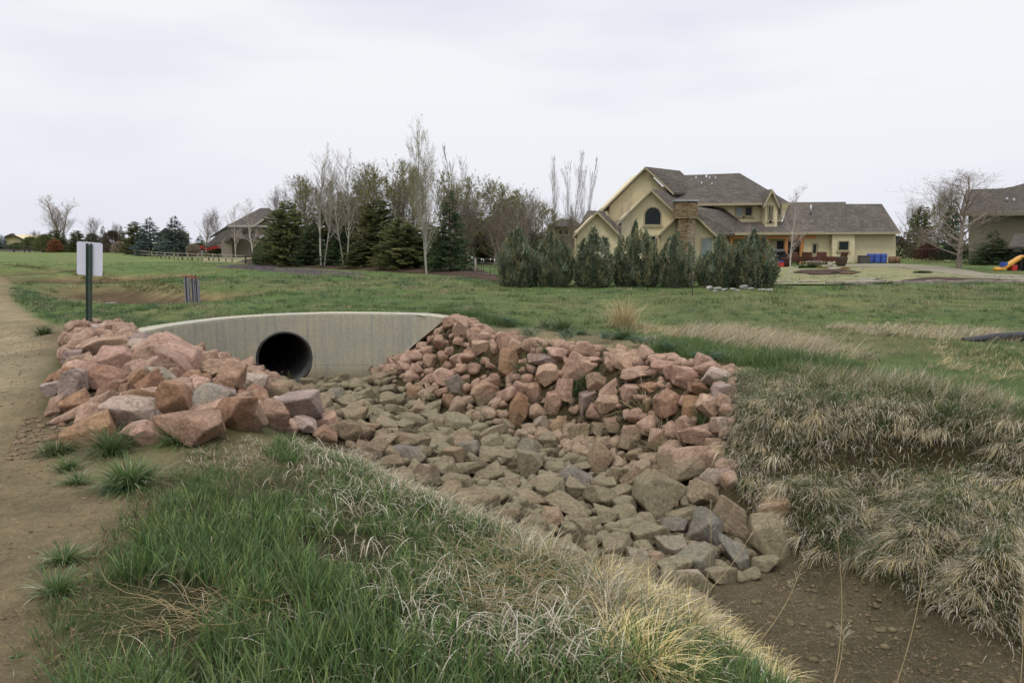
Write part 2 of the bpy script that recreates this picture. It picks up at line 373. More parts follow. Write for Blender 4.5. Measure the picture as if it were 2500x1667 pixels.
def concrete_mat():
    m, t, b = newmat('formed_concrete', .85, .2)
    pos = N(t, 'ShaderNodeNewGeometry').outputs['Position']
    n1 = noise(t, 1.1, 6, .6, pos); n2 = noise(t, 18, 6, .7, pos)
    mpn = N(t, 'ShaderNodeMapping'); mpn.inputs['Scale'].default_value = (14, 14, .7); L(t, pos, mpn.inputs[0]); st = noise(t, 1.0, 6, .75, mpn.outputs[0])
    c = mixc(t, ramp(t, n1.outputs[0], .35, .65), srgb(166,158,134), srgb(152,150,134))
    c = mixc(t, math_n(t, 'MULTIPLY', ramp(t, st.outputs[0], .46, .68), .75), c, srgb(128,130,126))
    c = mixc(t, 1.0, c, ramp(t, n2.outputs[0], .3, .7, (.86,.86,.86), (1.1,1.1,1.1)), 'MULTIPLY')
    sp = N(t, 'ShaderNodeSeparateXYZ'); L(t, pos, sp.inputs[0])
    zz = math_n(t, 'ADD', sp.outputs[2], math_n(t, 'MULTIPLY', n1.outputs[0], .12))
    low = ramp(t, math_n(t, 'MULTIPLY', math_n(t, 'ADD', zz, .72), -2.2), 0.0, .55)
    c = mixc(t, math_n(t, 'MULTIPLY', low, .8), c, srgb(122,108,78))       # silt stain left by standing water
    wl = math_n(t, 'LESS_THAN', math_n(t, 'ABSOLUTE', math_n(t, 'ADD', zz, .70)), .012); c = mixc(t, math_n(t, 'MULTIPLY', wl, .3), c, srgb(105,92,66))
    L(t, c, b.inputs['Base Color']); bump(t, math_n(t, 'ADD', n2.outputs[0], st.outputs[0]), .35, .01, b)
    return m
M['concrete'] = concrete_mat()
def shingle_mat(name, c1, c2, s=1.0):
    m, t, b = newmat(name, .9, .15)
    tcn = N(t, 'ShaderNodeTexCoord'); v = tcn.outputs['Object']
    sp = N(t, 'ShaderNodeSeparateXYZ'); L(t, v, sp.inputs[0]); cb = N(t, 'ShaderNodeCombineXYZ')
    L(t, math_n(t, 'ADD', sp.outputs[0], math_n(t, 'MULTIPLY', sp.outputs[1], .37)), cb.inputs[0]); L(t, sp.outputs[2], cb.inputs[1])
    br = N(t, 'ShaderNodeTexBrick'); L(t, cb.outputs[0], br.inputs[0])
    br.inputs['Scale'].default_value = 1.0*s; br.inputs['Brick Width'].default_value = .34; br.inputs['Row Height'].default_value = .12; br.inputs['Mortar Size'].default_value = .012
    br.inputs['Color1'].default_value = (*c1, 1); br.inputs['Color2'].default_value = (*c2, 1); br.inputs['Mortar'].default_value = (*[x*.5 for x in c1], 1)
    n = noise(t, 1.4, 7, .75, v); n2 = noise(t, 11, 4, .7, v)
    c = mixc(t, 1.0, br.outputs[0], ramp(t, n.outputs[0], .3, .7, (.75,.75,.75), (1.25,1.23,1.2)), 'MULTIPLY')
    c = mixc(t, 1.0, c, ramp(t, n2.outputs[0], .35, .65, (.75,.75,.75), (1.25,1.25,1.25)), 'MULTIPLY')
    L(t, c, b.inputs['Base Color']); bump(t, br.outputs[0], .4, .02, b); return m
M['shingle'] = shingle_mat('brown_shingles', srgb(94,88,80), srgb(75,70,64))
M['shingle_grey'] = shingle_mat('grey_shingles', srgb(80,75,69), srgb(68,63,58))
M['stucco'] = simple('cream_stucco', srgb(204,192,156), srgb(192,180,146), 3, .9, .15, .15, .01)
M['stucco_tan'] = simple('tan_stucco', srgb(116,110,90), srgb(106,100,82), 3, .9, .15, .15, .01)
M['trim'] = simple('cream_trim', srgb(158,148,120), srgb(144,134,108), 5, .8)
M['trim_white'] = simple('white_trim', srgb(160,158,150), srgb(146,144,136), 5, .8)
M['siding'] = simple('grey_board_siding', srgb(128,120,104), srgb(104,97,86), 5, .85, stretch=(6,6,.3))
M['yellow_wall'] = simple('pale_yellow_wall', srgb(205,190,148), srgb(195,180,140), 3, .9)
M['glass'] = simple('dark_window_glass', (.010,.014,.016), (.02,.025,.025), 2, .12, .15, 0)
M['glass_pale'] = simple('pale_window_glass', srgb(120,128,122), srgb(100,112,108), 2, .15, .5, 0)  # even pale grey green, shared by house panes, truck windows and headlights
M['cedar'] = simple('orange_cedar', srgb(176,124,74), srgb(142,96,56), 6, .7, stretch=(1,1,6))
M['brickpatio'] = simple('brown_stone', srgb(135,105,80), srgb(105,82,64), 6, .9)
def stone_mat():
    m, t, b = newmat('ledgestone', .9, .2); v = N(t, 'ShaderNodeTexCoord').outputs['Object']
    sp = N(t, 'ShaderNodeSeparateXYZ'); L(t, v, sp.inputs[0]); cb = N(t, 'ShaderNodeCombineXYZ')
    L(t, math_n(t, 'ADD', sp.outputs[0], sp.outputs[1]), cb.inputs[0]); L(t, sp.outputs[2], cb.inputs[1])
    n = noise(t, 3, 4, .6, v); ad = N(t, 'ShaderNodeVectorMath', operation='MULTIPLY_ADD'); L(t, n.outputs['Color'], ad.inputs[0]); ad.inputs[1].default_value = (.12,.12,0); L(t, cb.outputs[0], ad.inputs[2])
    br = N(t, 'ShaderNodeTexBrick'); L(t, ad.outputs[0], br.inputs[0]); br.inputs['Scale'].default_value = 1
    br.inputs['Brick Width'].default_value = .42; br.inputs['Row Height'].default_value = .11; br.inputs['Mortar Size'].default_value = .012
    br.inputs['Color1'].default_value = (*srgb(142,128,100), 1); br.inputs['Color2'].default_value = (*srgb(102,84,64), 1); br.inputs['Mortar'].default_value = (*srgb(62,50,38), 1)
    n2 = noise(t, 5, 5, .7, v); c = mixc(t, 1.0, br.outputs[0], ramp(t, n2.outputs[0], .3, .7, (.7,.68,.62), (1.3,1.28,1.25)), 'MULTIPLY')
    L(t, c, b.inputs['Base Color']); bump(t, br.outputs[0], .8, .04, b); return m
M['stone'] = stone_mat()
M['galv'] = simple('galvanised_metal', srgb(170,172,174), srgb(140,143,146), 5, .45, .5, .1, .004, .6)
M['plate'] = simple('aluminium_sign_back', srgb(200,202,212), srgb(190,192,204), 4, .5, .4, .05, .002, .15)
M['postgreen'] = simple('dark_green_post_paint', srgb(48,66,56), srgb(38,54,46), 12, .55, .35, .1, .003)
M['pipe'] = simple('black_corrugated_plastic', srgb(34,35,38), srgb(24,25,27), 8, .5, .4, .1, .004)
M['pipe_in'] = simple('lit_pipe_inside', srgb(72,72,68), srgb(50,50,48), 5, .6, .35, .2, .01)  # lighter than the black plastic: light reaching the inside is put into the colour
M['weathered'] = simple('weathered_fence_wood', srgb(150,142,126), srgb(118,110,98), 8, .9, stretch=(1,1,5))
M['darkwood'] = simple('dark_fence_wood', srgb(78,72,64), srgb(58,54,48), 8, .9)
M['greywood'] = simple('grey_board', srgb(136,136,140), srgb(110,110,114), 8, .8, stretch=(4,4,.5))
M['redpaint'] = simple('red_paint', srgb(150,44,36), srgb(130,36,30), 3, .35, .5, 0)
M['rustrod'] = simple('rusty_orange_rod', srgb(150,78,55), srgb(120,60,44), 10, .7)
M['rubber'] = simple('black_rubber', srgb(28,28,28), srgb(20,20,20), 10, .8)
M['bluebin'] = simple('blue_plastic', srgb(62,86,158), srgb(54,76,144), 4, .5, .4, .05)
M['greybin'] = simple('grey_plastic', srgb(88,84,78), srgb(74,70,66), 4, .6)
M['wicker'] = simple('brown_wicker', srgb(92,58,44), srgb(64,40,32), 12, .85)
M['pot'] = simple('dark_glazed_pot', srgb(84,66,52), srgb(62,50,40), 6, .5, .4)
M['blackmetal'] = simple('black_metal', srgb(30,30,32), srgb(24,24,26), 6, .5, .4)
M['yellowplastic'] = simple('yellow_plastic', srgb(196,142,44), srgb(180,128,38), 3, .45, .4, 0)
M['redplastic'] = simple('red_plastic', srgb(170,50,40), srgb(160,44,36), 3, .45, .4, 0)
M['limestone'] = simple('pale_limestone', srgb(150,142,128), srgb(112,106,94), 5, .9, .2, .5, .02)
M['whitestone'] = simple('white_boulder_stone', srgb(158,155,146), srgb(112,110,106), 6, .85, .2, .4, .01)
M['mulch'] = simple('red_brown_mulch', srgb(78,62,50), srgb(52,42,36), 14, .95, .1, .8, .05, world=True)
M['drylawn'] = simple('dormant_lawn', srgb(132,125,94), srgb(100,106,70), 1.6, .95, .1, .4, .03, world=True)
M['walk'] = simple('pale_gravel_walk', srgb(130,124,106), srgb(112,106,90), 5, .95, .1, .3, .01, world=True)
M['purple'] = simple('purple_flower_mat', srgb(120,104,124), srgb(84,92,74), 22, .95, .1, .8, .05, world=True)
M['cap'] = simple('white_cap', srgb(220,220,215), None, 4, .6)
M['clod'] = simple('dry_mud', srgb(108,98,74), srgb(72,62,46), 9, .95, .1, .4, .01, world=True)
# ------------------------------------------------------------------ ground sheet
def zone(pts, soft=2):
    m = inpoly(XXg, YYg, gp(pts)).astype(float)
    return blur(m, soft)
DIRT = [(190,1667),(190,1560),(210,1450),(310,1370),(350,1280),(420,1210),(470,1150),(440,1105),(300,1090),(180,1050),(110,990),(120,930),(150,870),(165,800),(90,778),(40,745),(25,700),(14,672),(0,655),('w',-60,70),('w',-62,62),('w',-34,30),('w',-17,9),('w',-9.5,0),('w',-8,-6),('w',-1.0,-6),('w',-1.2,1)]
STRIP = [(1110,795),(1300,800),(1500,815),(1700,855),(1850,915),(1740,925),(1600,900),(1450,872),(1300,858),(1180,836)]
THATCH = [(470,1150),(430,1095),(560,1065),(700,1070),(900,1110),(860,1130),(700,1110),(600,1150)]
kd = zone(DIRT); ks = zone(STRIP); kt = zone(THATCH)
wob = noise_at(NZ1, XXg, YYg)*.5+NZ2*.35
kd = np.clip((kd-.5)*2.2+.5+wob*.35*(kd > .02)*(kd < .98), 0, 1); ks = np.clip(ks*1.2+wob*.4*(ks > .1), 0, 1)
def C3(c): return np.array(c)[None, None, :]
lawn = C3(srgb(82,101,59)); lawn2 = C3(srgb(104,104,72)); dirt = C3(srgb(128,116,93)); dirtL = C3(srgb(166,155,130)); silt = C3(srgb(66,60,44)); mud = C3(srgb(90,83,67))
k = np.clip(NZ3*.35+.25, 0, 1)[..., None]
GC = lawn*(1-k)+lawn2*k
# trampled pale wheel track on the path
trk = gp([(0,1050),(0,760),(0,725),(20,740),(45,790),(75,850),(70,900),(40,960)])
kk = blur(inpoly(XXg, YYg, trk+[(-30, 30)]).astype(float), 4)[..., None]
dd = dirt*(1-kk)+dirtL*kk
dk = np.clip(NZ1*.25+.2, 0, 1)[..., None]; dd = dd*(1-dk*.25)
GC = GC*(1-kd[..., None])+dd*kd[..., None]
k = (np.clip(ks+kt, 0, 1)*.85)[..., None]; GC = GC*(1-k)+dirt*k
kr = np.maximum(zone([(1062,805),(1130,795),(1290,845),(1450,862),(1650,890),(1790,920),(1800,1000),(1770,1100),(1650,1215),(1200,1035),(960,880),(1010,820)], 2), zone([(175,805),(300,805),(430,845),(560,895),(650,915),(760,990),(730,1045),(600,1050),(480,1085),(250,1090),(130,1040),(110,960),(160,880)], 3))[..., None]; GC = GC*(1-kr)+C3(srgb(92,80,60))*kr
low = np.clip((-.12-ZG)/.2, 0, 1)[..., None]; GC = GC*(1-low)+silt*low  # silt on low ground, its colour darkened as painted shade between the stones
kb = np.clip((-1.16-ZG)/.14, 0, 1)[..., None]; GC = GC*(1-kb)+mud*kb
us = (YYg > 16); k = np.where(us, np.clip((-.08-ZG)/.2, 0, 1), 0)[..., None]; GC = GC*(1-k)+C3(srgb(120,110,80))*k
k = np.where(us, np.clip((-.30-ZG+NZ1*.06)/.12, 0, 1), 0)[..., None]; GC = GC*(1-k)+C3(srgb(86,72,56))*k
kn = zone([(190,1667),(185,1560),(215,1450),(320,1370),(430,1215),(640,1140),(860,1140),(1160,1270),(1500,1450),(1850,1667),('w',2.4,1.6),('w',3,0),('w',-1.2,0)], 4)[..., None]; GC = GC*(1-kn)+C3(srgb(64,64,44))*kn
def axis(fine0, fine1, step, far0, far1, g):
    a = list(np.arange(fine0, fine1+1e-6, step)); s = step
    while a[-1] < far1: s *= g; a.append(a[-1]+s)
    s = step
    while a[0] > far0: s *= g; a.insert(0, a[0]-s)
    return np.array(a)
X_ = axis(-10, 10, GS, -900, 900, 1.06); Y_ = axis(-1.2, 19, GS, -40, 1500, 1.045)
# snap the fine part to the height grid
XM, YM = np.meshgrid(X_, Y_); Zm = hz(XM, YM)
ui = np.clip(((XM-GX0)/GS).astype(int), 0, len(gx)-1); vi = np.clip(((YM-GY0)/GS).astype(int), 0, len(gy)-1)
CM = GC[vi, ui]; outm = (XM < GX0) | (XM > GX1) | (YM > GY1) | (YM < GY0)
CM[outm] = srgb(96,108,66)

ny, nx = XM.shape
V = np.stack([XM, YM, Zm], -1).reshape(-1, 3)
I = np.arange(ny*nx).reshape(ny, nx); F = np.stack([I[:-1,:-1], I[:-1,1:], I[1:,1:], I[1:,:-1]], -1).reshape(-1, 4)
zf = V[F][:, :, 2]; cf_ = V[F].mean(1)
wdf = wd[np.clip(((cf_[:,1]-GY0)/GS).astype(int), 0, len(gy)-1), np.clip(((cf_[:,0]-GX0)/GS).astype(int), 0, len(gx)-1)]
keep = ~((zf.max(1)-zf.min(1) > .3) & (wdf < .45) & (abs(cf_[:,0]-WALL[5].x) < 1.4))
F = F[keep]
g = link('ground', rawmesh('ground', V, F, M['ground'], CM.reshape(-1, 3), True)); tag(g, 'grass field with dirt track and the dry ditch bed', kind='structure')
def sheet(name, pts, mat, lift=.012, label=None, kind='structure', world=False, bulge=0):
    P = [Vector(p) for p in (pts if world else gp(pts))]
    P = [Vector((p[0], p[1])) for p in P]
    xs = [p.x for p in P]; ys = [p.y for p in P]; pl = [(p.x, p.y) for p in P]; st = max((max(xs)-min(xs)), (max(ys)-min(ys)))/40
    inner = [Vector((a+random.uniform(-.2,.2)*st, b)) for a in np.arange(min(xs), max(xs), st) for b in np.arange(min(ys), max(ys), st)]
    inner = [q for q in inner if inpoly(np.array([q.x]), np.array([q.y]), pl)[0]]
    n = len(P); ov, oe, of, a1, a2, a3 = delaunay_2d_cdt(P+inner, [(i, (i+1)%n) for i in range(n)], [], 0, 1e-4)
    V = []; A = np.array([(v.x, v.y) for v in ov]); Z = hz(A[:,0], A[:,1])+lift
    if bulge:
        dmin = np.full(len(A), 1e9)
        for i in range(n):
            a = np.array(pl[i]); b = np.array(pl[(i+1)%n])-a; t = np.clip(((A-a)@b)/max(b@b,1e-9), 0, 1)[:,None]
            dmin = np.minimum(dmin, np.hypot(*(A-a-t*b).T))
        Z += bulge*np.clip(dmin/1.5, 0, 1)**.6
    F = [f for f in of if inpoly(np.array([sum(ov[i].x for i in f)/3]), np.array([sum(ov[i].y for i in f)/3]), pl)[0]]
    o = link(name, rawmesh(name, np.column_stack([A, Z]), np.array(F), mat, None, True)); tag(o, label, kind=kind); return o
# ------------------------------------------------------------------ headwall with its pipe
acc = [0.0]
for a, b in zip(WALL[:-1], WALL[1:]): acc.append(acc[-1]+math.hypot(b.x-a.x, b.y-a.y))
acc = np.array(acc); wx = np.array([v.x for v in WALL]); wy = np.array([v.y for v in WALL]); wz = np.array([v.z for v in WALL])
nxn = np.array([n.x for n in WN]); nyn = np.array([n.y for n in WN])
TH = .42; STOT = acc[-1]; SPIPE = acc[5]; PZ, PR = -.60, .53
fine = np.linspace(0, STOT, 60); outline = [(s, float(np.interp(s, acc, wz))) for s in fine]
outline += [(STOT-.28, -.02), (STOT-.55, -.22), (STOT-.95, -.55), (STOT-1.4, -1.5), (0, -1.5)]
circ = [(SPIPE+PR*math.cos(2*math.pi*i/48), PZ+PR*math.sin(2*math.pi*i/48)) for i in range(48)]
no = len(outline); inner = [(s, z) for s in fine[1:-1:1] for z in np.arange(-1.4, .15, .2) if inpoly(np.array([s]), np.array([z]), [(a, b-.04) for a, b in outline])[0] and math.hypot(s-SPIPE, z-PZ) > PR+.05]
pts = [Vector(p) for p in outline+circ+inner]
ed = [(i, (i+1)%no) for i in range(no)]+[(no+i, no+(i+1)%48) for i in range(48)]
ov, oe, of, ovo, _, _ = delaunay_2d_cdt(pts, ed, [], 0, 1e-5)
F = [f for f in of if inpoly(np.array([sum(ov[i].x for i in f)/3]), np.array([sum(ov[i].y for i in f)/3]), outline)[0] and math.hypot(sum(ov[i].x for i in f)/3-SPIPE, sum(ov[i].y for i in f)/3-PZ) > PR*.99]
A = np.array([(v.x, v.y) for v in ov]); bx = np.interp(A[:,0], acc, wx); by = np.interp(A[:,0], acc, wy); ax_ = np.interp(A[:,0], acc, nxn); ay_ = np.interp(A[:,0], acc, nyn)
front = np.column_stack([bx, by, A[:,1]]); back = np.column_stack([bx+ax_*TH, by+ay_*TH, A[:,1]])
nv = len(A); F = np.array(F); cnt = {}
for f in F:
    for a, b in ((f[0],f[1]),(f[1],f[2]),(f[2],f[0])): cnt[(a,b)] = 1
rim = np.array([(a, b, b+nv, a+nv) for (a, b) in cnt if (b, a) not in cnt])
hw = empty('headwall', (float(wx[5]), float(wy[5]), -1.1)); tag(hw, 'curved pale concrete headwall with a round drain opening', 'wall')
c0 = np.array([wx[5], wy[5], -1.1])
me = rawmesh('concrete', np.vstack([front, back])-c0, [F[:, ::-1], F+nv, rim], M['concrete'])
bm = bmesh.new(); bm.from_mesh(me); bmesh.ops.recalc_face_normals(bm, faces=bm.faces[:])
te = [e for e in bm.edges if e.calc_face_angle(0) > 1.0 and all(v.co.z+c0[2] > .1 for v in e.verts)]
bmesh.ops.bevel(bm, geom=te, offset=.022, segments=2, affect='EDGES')
for f in bm.faces: f.smooth = False
bm.to_mesh(me); bm.free()
link('concrete_slab', me, hw)
def ringtube(cx, cy, cz, ax, rs, offs, n, mat, name, parent, inward):
    V = []; 
    for r, o in zip(rs, offs):
        for i in range(n):
            a = 2*math.pi*i/n; V.append((cx+tx*r*math.cos(a)+ax[0]*o, cy+ty*r*math.cos(a)+ax[1]*o, cz+r*math.sin(a)))
    k = len(rs); I = np.arange(k*n).reshape(k, n); J = np.roll(I, -1, 1)
    F = np.stack([I[:-1], J[:-1], J[1:], I[1:]], -1).reshape(-1, 4)
    if inward: F = F[:, ::-1]
    return V, F, I
tx, ty = nyn[5], -nxn[5]; cx, cy = wx[5]-c0[0], wy[5]-c0[1]; cz = PZ-c0[2]; AX = (-.46, .89)
rs = []; offs = []
rs += [PR-.002, PR-.002, PR-.035]; offs += [.1, -.045, -.045]
o = -.02
while o < 7:
    rs.append(PR-.04+(.012*math.sin(o/.075*2*math.pi))); offs.append(o); o += .0125 if o < 2.2 else .07
rs += [.01]; offs += [7.0]
V, F, I = ringtube(cx, cy, cz, AX, rs, offs, 64, None, '', None, False)
pp = link('drain_pipe', rawmesh('drain_pipe', np.array(V), F, M['pipe_in'], None, True), hw); pp['label'] = 'dark corrugated drain pipe opening in the headwall'
# ------------------------------------------------------------------ rocks
def ico(sub):
    bm = bmesh.new(); bmesh.ops.create_icosphere(bm, subdivisions=sub, radius=1)
    V = np.array([v.co[:] for v in bm.verts]); F = np.array([[v.index for v in f.verts] for f in bm.faces]); bm.free()
    return V/np.linalg.norm(V, axis=1)[:, None], F
ICO = {k: ico(k) for k in (2, 3, 4, 5)}
_bm = bmesh.new(); bmesh.ops.create_icosphere(_bm, subdivisions=1, radius=1); OCT = (np.array([v.co[:] for v in _bm.verts]), np.array([[v.index for v in f.verts] for f in _bm.faces])); _bm.free()
def rock_shape(seed, dims, sub=4, sharp=None, rot=None):
    r = np.random.RandomState(seed); D, F = ICO[sub]
    nb = []; hs = []
    for a in np.eye(3):
        for s in (1, -1):
            n = a*s+r.randn(3)*.26; nb.append(n/np.linalg.norm(n)); hs.append(r.uniform(.70, .95))
    for i in range(r.randint(6, 12)):
        n = r.randn(3); nb.append(n/np.linalg.norm(n)); hs.append(r.uniform(.74, 1.0))
    Nn = np.array(nb); H = np.array(hs); p = (sharp or r.choice([16, 22, 30]))*3.2
    q = np.clip(D@Nn.T/H, 0, None); rad = 1/(np.sum(q**p, 1)**(1/p))
    V = D*rad[:, None]
    amp = 0
    for i in range(14):
        kf = r.randn(3)*r.choice([2.2, 4, 7, 12]); a = .06/(1+np.linalg.norm(kf)); amp = amp+a*.8*np.sin(V@kf+r.uniform(0, 6.3))
    V = V*(1+amp)[:, None]
    V = V-(V.max(0)+V.min(0))/2; V = V/(V.max(0)-V.min(0))*np.array(dims)
    return V, F
ROCKC = {'P': (164,136,116), 'O': (150,118,92), 'V': (150,133,122), 'T': (128,112,90), 'G': (112,106,100), 'W': (172,154,138), 'R': (144,115,94), 'L': (150,140,124)}
CNAME = {'P': 'pink', 'O': 'orange brown', 'V': 'mauve', 'T': 'olive tan', 'G': 'dark grey', 'W': 'pale', 'R': 'reddish', 'L': 'lichen grey'}
def rcol(c, rnd, j=.15):
    k = np.array(srgb(*ROCKC[c]))*(1+rnd.uniform(-j, j)); k = k*(1+rnd.uniform(-.035, .035, 3)); return k
HAND = []   # (x, y, z, r, px, py, short, zone)
ZN = {'A': 'in the left boulder pile', 'B': 'on the far rock slope', 'C': 'on the channel floor'}
GRP = {'A': 'boulders piled beside the headwall', 'B': 'rocks on the far side of the channel', 'C': 'stones lining the channel floor'}
def add_rock(px, py, wp, hp, ang, col, short, zn, seed, lift=.3, sharp=None, depth=1.0, label=None):
    r = np.random.RandomState(seed)
    f = 8.0
    for _ in range(4):
        h = hp*f/FPX; p = ground(px, py, lift*h); f = proj(*p)[2]
    wm, hm = wp*f/FPX*1.12, hp*f/FPX*1.2
    if zn != 'A': wm *= .9; hm *= .94
    dm = (wm+hm)/2*r.uniform(.85, 1.1)*depth
    V, F = rock_shape(seed, (wm, dm, hm), 5 if wp*hp > 1800 else 4, sharp)
    me = rawmesh('rock', V, F, M['rock'], None, True)
    o = link('rock', me); o.location = (p.x, p.y+dm*.12, p.z)
    o.rotation_euler = (R(r.uniform(-12, 12)), R(ang), R(r.uniform(-12, 12)))
    a = {'A': 1.0, 'B': .12, 'C': r.uniform(0, .25)}[zn]
    if col in 'OLG' and zn != 'C': a = .6
    if col == 'G': a = .7
    o.color = (*rcol(col, r), a)
    tag(o, label or short+' '+ZN[zn], 'rock', GRP[zn])
    HAND.append((p.x, p.y, p.z, (wm+hm)/4, px, py, short, zn))
    return o
A_ = [
(196,804,34,22,0,'R','small dark red rock just behind the sign post'),(233,803,20,22,5,'W','small whitish rock right of the sign post'),(252,799,28,22,0,'W','small pale pink rock at the back edge'),
(293,813,72,44,3,'P','smooth rounded boulder at the upper back'),(240,818,62,32,-22,'P','long rock leaning beside the sign post'),(189,823,48,32,-12,'P','rock directly left of the sign post base'),
(182,846,38,36,-20,'P','rock at the upper left corner'),(216,847,58,34,-24,'P','ribbed rock below the sign post base'),(271,850,126,50,-4,'P','broad flat pink boulder near the top'),
(412,866,165,66,20,'P','largest humped boulder at the top'),(350,856,86,42,0,'W','boulder with a chalk white top'),(418,898,140,54,38,'P','long boulder sloping down to the right'),
(277,888,78,62,10,'P','angular boulder below the broad flat one'),(344,894,84,54,-28,'P','squared boulder under the white topped one'),(176,885,42,50,0,'V','mauve block on the upper left side'),
(200,893,54,50,-30,'P','rounded rock on the left flank'),(218,915,70,52,-38,'P','slanted rock on the left flank'),(268,928,98,46,14,'R','wide reddish block with a shadowed gap above'),
(138,919,46,30,0,'O','orange rock at the far left edge'),(132,948,46,40,-28,'V','pale mauve rock at the left edge'),(174,952,60,84,-12,'V','upright mauve slab with a white vein'),
(139,993,52,50,-8,'P','square pink grey rock at the lower left edge'),(391,928,96,42,24,'L','lichen spotted slab in the middle'),(335,930,60,40,-20,'O','tan rock wedged in the middle'),
(208,1000,150,56,-38,'P','long slanted slab at the lower left'),(270,955,62,44,-20,'R','rounded end of a leaning slab'),(307,957,56,34,-22,'R','small brown rock wedged under the middle'),
(356,972,76,52,10,'P','rounded pink rock left of the upright block'),(243,988,78,38,-10,'P','low pink rock on the lower slope'),(284,985,90,38,-18,'P','flat tapered rock on the lower slope'),
(239,1013,70,34,-4,'V','mauve grey rock above the orange boulder'),(330,1012,124,72,4,'W','pale rounded boulder in the front row'),(219,1053,102,72,-8,'O','orange boulder at the front left corner'),
(345,1060,116,54,-3,'P','blocky pink boulder in the bottom row'),(426,986,72,104,3,'O','upright orange brown block'),(468,1050,150,68,-3,'R','long reddish boulder at the front centre'),
(503,980,100,70,7,'L','grey topped lichen boulder over a dark hollow'),(508,908,92,50,-12,'P','flat pink boulder against the concrete wall'),(556,943,62,84,14,'R','tall reddish rock leaning upright'),
(608,935,66,50,22,'W','cream coloured rock near the pipe'),(600,907,78,30,20,'P','rock nearest the pipe opening'),(574,1008,98,96,12,'O','large orange boulder above the grass'),
(612,1020,60,72,-12,'P','triangular pink slab above the grass'),(632,968,60,42,12,'R','reddish rock behind the orange boulder'),(715,1004,114,72,-6,'V','sharp edged mauve boulder facing the channel'),
(677,1030,54,34,5,'P','low rock beside the grass edge'),(662,953,60,34,10,'P','rock just below the pipe'),(672,980,28,20,0,'W','small white chip beside the mauve boulder'),
(742,1042,62,36,24,'W','pale pink wedge at the channel edge'),(792,1031,62,36,3,'P','flat pink stone at the channel edge'),(795,1060,56,32,16,'R','reddish stone half buried in grass'),
(491,933,50,36,12,'O','tan rock behind the lichen boulder'),(510,880,28,26,0,'P','small rock against the concrete wall'),(352,942,70,44,-30,'O','brown rock under the long boulder'),
(150,1030,34,20,0,'R','small reddish rock on the dirt'),(128,1070,26,12,0,'O','flat orange stone lying on the dirt'),(170,1052,24,14,0,'P','small pink stone on the dirt')]
